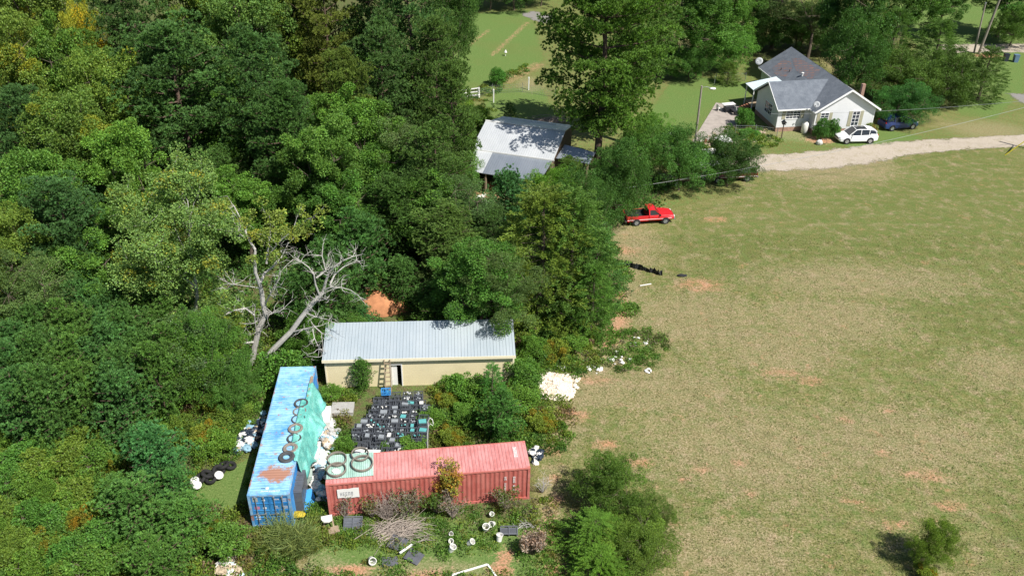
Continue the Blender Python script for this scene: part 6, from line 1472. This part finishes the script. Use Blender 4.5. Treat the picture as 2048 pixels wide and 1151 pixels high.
# pile of white stone / plaster
m = MB(); rg = random.Random(21)
c0 = at(1112, 772)
for i in range(420):
    a = rg.uniform(0, 6.28); q = rg.random()**.5; s = rg.uniform(.06, .24); hh = .3*(1-q)
    m.add(*lumpy((cos(a)*q*1.6*(1+.2*sin(3*a)), sin(a)*q*1.9*(1+.2*cos(2*a)), hh*.7), (s, s*rg.uniform(.6, 1), s*rg.uniform(.3, .6)), i, 8, 5, .5))
m.add(*lumpy((-.1, 0, -.05), (1.35, 1.7, .16), 5, 20, 8, .25)); o = m.build('rubble_pile', M('white_rubble', (.80, .76, .68), .85, var=.35, scale=2.2, c2=(.62, .48, .36), bmp=.6)); o.location = c0; tag(o, 'low pile of white rubble at the corner between shed weeds and field', 'rubble')
m = MB(); m.add(*lumpy((0, 0, -.1), (2.5, 1.7, 1.5), 31, 24, 12, .12)); o = m.build('dirt_mound', M('orange_clay', (.56, .25, .12), .95, var=.35, scale=2.5, bmp=.7), smooth=True); o.location = at(758, 612); tag(o, 'bare orange dirt mound rising out of young pines behind the shed', 'dirt mound')
# black tyres with white lids
ty = [(392,968),(404,962),(415,957),(428,952),(438,946),(449,940),(460,935),(425,962)]
for i, (u, v) in enumerate(ty):
    m = MB(); m.torus((0, 0, .12), .30, .12, 24, 8); o = m.build('tyre', RUBBER, smooth=True); q = at(u, v); o.location = (q.x, q.y, .1 + .1*(i % 3)); o.rotation_euler = (.3*sin(i*2), .4*cos(i*3), 0); tag(o, ORD[i] + ' black tyre from the left in the heap left of the blue container', 'tyre', 'heap of black tyres')
for i, (u, v, lb) in enumerate(((389, 960, 'white lid at the left end of the tyre heap, upper'), (394, 969, 'white lid at the left end of the tyre heap, lower'), (438, 949, 'round white lid on the middle of the tyre heap'))):
    m = MB(); m.lathe([(0, .04), (.24, .04), (.28, 0), (.26, -.02)], n=20); o = m.build('round_lid', WHITEPL); o.location = at(u, v, .45); o.rotation_euler = (.3, .2*i, 0); tag(o, lb, 'lid')
# buckets, basin, pallets, boards in front of the red container
def bucket(u, v, label, tilt=(0, 0), s=1.0, up=False):
    e = empty('bucket', tuple(at(u, v, .12)), 0, label, 'bucket', 'white buckets before the red container'); e.rotation_euler = (tilt[0], tilt[1], 0); e.scale = (s, s, s)
    m = MB(); m.lathe([(0, 0), (.14, 0), (.17, .36), (.19, .36), (.19, .39), (.16, .39), (.13, .02), (0, .02)], n=20); m.build('shell', WHITEPL, e, smooth=False)
    m = MB(); m.tube([(.18*cos(a), .18*sin(a)*.35 - .05*0 + (0 if True else 0), .36 + .1*sin(a)) for a in [pi*i/8 for i in range(9)]], .008, 5); m.build('handle', GALV, e); return e
for a in [(971, 1058, 'larger white bucket standing nearest the broken crate', (.3, .1), 1.15), (987, 1046, 'white bucket tipped toward the red container', (.8, -.5), 1.0), (998, 1080, 'open white bucket right of the buckets row, dark inside', (-.2, .1), 1.1),
          (901, 1100, 'lowest white bucket of the column in the weeds', (.1, .4), 1.1), (901, 1082, 'middle small white bucket of the column in the weeds', (.6, .2), .8), (902, 1064, 'top small white bucket of the column in the weeds', (1.0, .2), .7),
          (937, 1086, 'dull white bucket half sunk in weeds', (.2, .7), 1.0), (742, 1117, 'white bucket alone on bare ground at the lower edge', (.9, .6), 1.2), (982, 1030, 'small pale bucket close to the red wall', (.4, .2), .8)]: bucket(*a)
# basin on a stand left of the red container
e = empty('wash_basin', tuple(at(656, 1052)), .2, 'cracked white basin on a broken stand left of the red container', 'basin')
m = MB(); m.prism([(-.34, .2), (.3, .26), (.3, -.16), (.1, -.3), (-.2, -.26), (-.34, -.05)], .62, .70, 'z'); m.prism([(-.26, .13), (.22, .18), (.22, -.1), (.06, -.2), (-.16, -.18), (-.27, -.03)], .70, .705, 'z'); m.build('bowl', WHITEPL, e, bevel=.03)
m = MB(); m.bar((.28, .1, .65), (.4, -.55, 0), .08); m.bar((-.2, 0, .6), (-.2, 0, 0), .1); m.build('stand', WOOD, e)
box_thing('wooden_box', 668, 1064, 0, (.6, .45, .25), .4, 'pale wooden box beside the basin stand', 'box', WOOD)
def palletish(u, v, w, d, rz, label, tilt, mat, n=2, cat='pallet'):
    m = MB()
    for i in range(n+1): x = -w/2 + i*w/n; m.box(x-.03, -d/2, 0, x+.03, d/2, .12)
    for y in (-d/2, d/2-.06): m.box(-w/2, y, .121, w/2, y+.06, .16)
    m.box(-w/2+.035, -d/2+.065, .02, w/2-.035, d/2-.065, .05)
    for k in range(5): y = -d/2+.1+k*(d-.2)/5; m.box(-w/2+.035, y, .055, w/2-.035, y+.02, .10)
    o = m.build('pallet', mat); o.location = at(u, v, .15); o.rotation_euler = (tilt[0], tilt[1], rz); return tag(o, label, cat)
palletish(706, 1050, 1.05, 1.05, .05, 'black plastic pallet propped up before the left half of the red container', (.5, 0), CRM)
palletish(1018, 1062, .98, .62, .03, 'dark grey two celled tray lying in front of the red container', (.1, 0), M('grey_tray', (.13,.14,.16), .5))
SLATE = M('slate_board', (.115, .12, .14), .6, var=.35, scale=3)
for u, v, w, d, rz, z, lb in ((795,1085,1.0,.9,-.35,.2,'dark grey board under the brush pile end'), (828,1112,.95,.8,-.5,.15,'dark grey board right of the white plank on the ground'), (780,1122,.9,.6,.2,.08,'dark grey board lowest of the three near the bare patch')):
    m = MB(); m.box(-w/2, -d/2, 0, w/2, d/2, .03); 
    for k in range(4): m.box(-w/2+.05+k*w/4, -d/2+.02, .03, -w/2+.08+k*w/4, d/2-.02, .045)
    o = m.build('board', SLATE); o.location = at(u, v, z); o.rotation_euler = (.1, .08, rz); tag(o, lb, 'board')
m = MB(); m.box(-.5, -.06, 0, .5, .06, .05); o = m.build('plank', WHITEP); o.location = at(812, 1097, .3); o.rotation_euler = (0, .15, .9); tag(o, 'short pale plank between two dark boards', 'plank')
# brush pile of bare sticks
def sticks(name, u, v, n, l, h, dirx, label, mat, seed, spread=.5, r=(.012, .03), cat='brush pile'):
    rg = random.Random(seed); m = MB()
    for i in range(n):
        a = dirx + rg.gauss(0, spread); x, y = rg.gauss(0, l*.22), rg.gauss(0, l*.14); L = l*rg.uniform(.4, 1); z = abs(rg.gauss(0, h*.5)) + .05
        p0 = Vector((x-cos(a)*L/2, y-sin(a)*L/2, z*.6)); p1 = Vector((x+cos(a)*L/2, y+sin(a)*L/2, z)); md = p0.lerp(p1, .5) + Vector((rg.gauss(0, .08), rg.gauss(0, .08), .1)); rr = rg.uniform(*r)
        m.tube([p0, md, p1], [rr, rr*.8, rr*.3], 5, cap=False)
    o = m.build(name, mat, recalc=False); o.location = at(u, v); return tag(o, label, cat)
sticks('brush_pile', 800, 1062, 170, 2.6, .55, .25, 'pile of bare grey sticks in front of the red container', M('grey_twigs', (.40, .34, .29), .9, var=.3), 3)
sticks('branch', 855, 1078, 8, 1.6, .2, .1, 'bare grey fallen branch right of the brush pile', BARKDEAD, 4, .2, (.02, .04), 'branch')
sticks('brush_pile', 1050, 1052, 22, .9, .2, -.4, 'few loose pale sticks right of the grey tray', BARKGREY, 5)
sticks('brush_pile', 1098, 245, 120, 3.4, .6, .4, 'grey brush pile behind the giant pine trunk', M('grey_twigs2', (.34, .29, .26), .9, var=.3), 6)
# white frame at the bottom edge
m = MB(); A = at(905, 1151), at(975, 1130), at(1000, 1165), at(925, 1190); O = A[0]
for a, b in zip(A, A[1:] + A[:1]): m.bar(a-O+Vector((0, 0, .1)), b-O+Vector((0, 0, .1)), .09, .08)
o = m.build('white_frame', WHITEP); o.location = O; tag(o, 'white rectangular frame lying on the ground at the bottom edge', 'frame')
m = MB(); m.bar((0, 0, 0), (1.0, .35, .0), .08, .05); o = m.build('timber', WHITEP); o.location = at(1280, 571, .05); tag(o, 'pale bent strip lying on the brown field below the silt fence', 'strip')
# garden things near the house
dh = empty('dog_house', tuple(at(1444, 292)), .15, 'small shed like kennel with a flat white roof by the garden', 'kennel')
m = MB(); m.box(-.65, -.4, 0, -.55, .4, .75); m.box(.55, -.4, 0, .65, .4, .75); m.box(-.55, .32, 0, .55, .4, .75); m.box(-.55, -.4, .3, .55, -.33, .75); m.build('wall', BWOOD, dh)
m = MB(); slab(m, [(-.9, -.75, .78), (.9, -.75, .78), (.9, .65, 1.0), (-.9, .65, 1.0)], .06); m.build('roof', WHITEP, dh)
m = MB(); m.torus((0, 0, 0), .55, .035, 28, 6, M=Matrix.Rotation(R(75), 4, 'X'))
for i in range(6): a = i*pi/6; c_ = Matrix.Rotation(R(75), 4, 'X'); m.bar(c_ @ Vector((cos(a)*.53, sin(a)*.53, 0)), c_ @ Vector((-cos(a)*.53, -sin(a)*.53, 0)), .03)
o = m.build('wagon_wheel', BWOOD); q = at(1430, 291); o.location = (q.x, q.y, .52); o.rotation_euler = (0, 0, .5); tag(o, 'old spoked wagon wheel leaning left of the kennel', 'wheel')
gr = empty('grill', tuple(at(1458, 224)), .3, 'cluttered black topped grill with white lid on the far end of the patio', 'grill')
m = MB(); m.box(-.7, -.35, .35, .7, .35, .85); m.build('body', BLACKPL, gr, bevel=.03); m = MB(); m.box(-.8, .0, .88, .8, .75, .97); m.build('lid', WHITEP, gr, bevel=.02)
m = MB(); m.box(-.15, -1.5, .55, .35, -.4, .62); m.build('side_shelf', BLACKPL, gr)
for x in (-.6, .6):
    for y in (-.3, .3): m = MB(); m.box(x-.03, y-.03, 0, x+.03, y+.03, .35); m.build('leg', BLACKPL, gr)
m = MB(); m.box(.12, -1.4, 0, .16, -1.36, .55); m.box(-.0, -1.4, 0, .04, -1.36, .55); m.build('leg', BLACKPL, gr)
for u, v, lb in ((1437, 222, 'white plastic chair left of the grill'), (1472, 226, 'white plastic chair right of the grill')):
    e = empty('plastic_chair', tuple(at(u, v)), 2.0, lb, 'chair'); m = MB(); m.box(-.25, -.25, .4, .25, .25, .44); m.build('seat', WHITEPL, e); m = MB(); m.box(-.25, .22, .44, .25, .26, .9); m.build('backrest', WHITEPL, e)
    for x in (-.22, .22):
        for y in (-.22, .22): m = MB(); m.box(x-.025, y-.025, 0, x+.025, y+.025, .4); m.build('leg', WHITEPL, e)
m = MB(); m.add(*lumpy((0, 0, .25), (.38, .3, .36), 41, zmin=0)); o = m.build('boulder', M('pale_stone', (.60, .60, .58), .9, var=.2)); o.location = at(1638, 289); tag(o, 'pale boulder on the lawn left of the white car', 'boulder')
m = MB(); m.torus((0, 0, .4), .32, .02, 20, 5, M=Matrix.Rotation(R(80), 4, 'X')); o = m.build('hoop_stand', BLACKPL); o.location = at(1647, 289); tag(o, 'thin black hoop standing beside the pale boulder', 'hoop')
e = empty('bird_feeder', tuple(at(1562, 279)), 0, 'dark feeder on a post at the front left corner of the house', 'bird feeder'); m = MB(); m.box(-.05, -.05, 0, .05, .05, 1.9); m.build('post', BWOOD, e); m = MB(); m.prism([(-.3, 2.1), (.3, 2.1), (0, 2.4)], -.25, .25); m.box(-.2, -.2, 1.9, .2, .2, 1.95); m.build('roof', BLACKPL, e); m = MB(); m.bar((-.5, 0, 1.3), (.5, 0, 1.3), .04); m.build('perch', BWOOD, e)
for i, (u, v) in enumerate(((1402,283),(1411,285),(1419,286))):
    m = MB(); m.box(-.12, -.1, 0, .12, .1, .35); m.prism([(-.12, .35), (.12, .35), (0, .5)], -.1, .1); o = m.build('garden_ornament', [M('ornament_white', (.7,.68,.62), .8), M('ornament_red', (.4,.16,.1), .8)][i > 0]); o.location = at(u, v); tag(o, ['white garden ornament nearest the lamp pole', 'reddish garden ornament in the middle of the patio row', 'reddish garden ornament at the right of the patio row'][i], 'ornament')
m = MB(); m.lathe([(.28, 0), (.3, .8), (.33, .85), (.3, .87), (0, .88)], n=16); o = m.build('barrel', WHITEPL); o.location = at(1339, 281); tag(o, 'white barrel by the mesh fence left of the lamp pole', 'barrel')
m = MB(); m.lathe([(.05, 0), (.05, .5), (.22, .5), (.22, .55), (.05, .9)], n=12); o = m.build('scarecrow', WHITEPL); o.location = at(1011, 112); tag(o, 'small pale post standing in the back field', 'post')
for u, v, lb, c in ((2010, 122, 'dark wheeled bin by the far road', (.03,.035,.05)), (2030, 124, 'blue grey wheeled bin by the far road', (.12,.2,.3))):
    m = MB(); m.prism([(-.28, 0), (.28, 0), (.34, 1.0), (-.34, 1.0)], -.3, .3); m.box(-.37, -.33, 1.0, .37, .36, 1.08); o = m.build('wheeled_bin', M('bin'+str(u), c, .5)); o.location = at(u, v); tag(o, lb, 'bin')
# bare grey shrubs and the yellow bush at the red wall
def bare_shrub(u, v, h, w, n, label, mat, seed, leaves=None):
    rg = random.Random(seed); q = at(u, v); e = empty('bare_shrub' if not leaves else 'climbing_shrub', tuple(q), 0, label, 'shrub'); m = MB(); LL = Leaves(seed); k = 0
    for i in range(n):
        a = rg.uniform(0, 6.28); f = rg.random()**.6; tip = Vector((cos(a)*w/2*f, sin(a)*w/2*f*.8, h*rg.uniform(.5, 1))); md = tip*.5 + Vector((rg.gauss(0, .08), rg.gauss(0, .08), .1))
        m.tube([(0, 0, 0), md, tip], [.03, .015, .006], 5, cap=False)
        for j in range(5):
            b0 = md.lerp(tip, rg.random()); m.tube([b0, b0 + Vector((rg.gauss(0, .22), rg.gauss(0, .2), rg.uniform(.05, .3)))], [.008, .004], 4, cap=False)
        if leaves: 
            for c in (tip, md.lerp(tip, .6)): kk = leaves[1]; cc = rg.choice(leaves[0]); leaf_clump(LL, np.array(c), leaves[2], kk, tint(LL.r, cc, kk), .12, .085)
    m.build('stems', mat, e, recalc=False)
    if leaves: o = bpy.data.objects.new('leaves', LL.mesh('leaves')); COL.objects.link(o); o.parent = e
GT = M('grey_stems', (.36, .30, .26), .9, var=.3)
bare_shrub(775, 1040, 1.9, 1.9, 60, 'bare grey brown shrub in front of the left half of the red container', GT, 1)
bare_shrub(690, 1035, 1.7, 1.2, 14, 'thin bare shrub before the white placard', GT, 2, ([(.16,.13,.08), (.13,.15,.05)], 6, .2))
bare_shrub(815, 1030, 1.9, 2.2, 30, 'greyish green half dead shrub right of the bare one', GT, 3, ([(.19,.20,.11), (.24,.2,.14), (.10,.16,.03)], 22, .26))
bare_shrub(900, 1010, 3.3, 1.7, 26, 'orange yellow leaved bush climbing over the middle of the red container', BARK, 4, ([(.40,.32,.04), (.42,.24,.04), (.28,.30,.05)], 60, .27))
bare_shrub(905, 1035, 1.9, 2.0, 26, 'pale dry brush under the orange yellow bush', GT, 5, ([(.26,.21,.15), (.13,.15,.05)], 7, .22))
bare_shrub(1010, 1020, 1.5, 2.2, 22, 'green and dry shrub before the right end of the red container', GT, 6, ([(.11,.17,.03), (.15,.13,.06)], 22, .25))
bare_shrub(1064, 1108, 1.5, 1.5, 60, 'rounded dead bush of pinkish brown leaves near the bottom edge', BARK, 7, ([(.42,.30,.22), (.34,.23,.17), (.5,.4,.32)], 18, .17))
bare_shrub(1085, 985, 1.4, 1.3, 12, 'pale bare twigs at the lower right corner of the red container', BARKGREY, 8)
bare_shrub(745, 980+55, 1.6, 1.2, 14, 'small olive shrub between placard and bare shrub', GT, 9, ([(.16,.17,.06), (.12,.15,.03)], 16, .22))
bare_shrub(872, 1028, 1.5, 1.4, 14, 'leafy green weed bush under the red wall centre', BARK, 10, ([(.09,.16,.025)], 36, .28))
# bent white pipe standing behind the red container
m = MB(); m.tube([(0, 0, 0), (.05, 0, 1.9), (.12, 0, 2.5), (.1, 0, 2.9), (.25, 0, 3.25), (.4, 0, 3.1), (.45, 0, 2.75)], .03, 6); m.tube([(.12, 0, 2.5), (.25, 0, 2.75), (.42, 0, 2.6)], .02, 5)
o = m.build('bent_pipe', WHITEPL); q = at(853, 930); o.location = (q.x, q.y + .9, 0); tag(o, 'bent white pipe sticking up behind the red container', 'pipe')
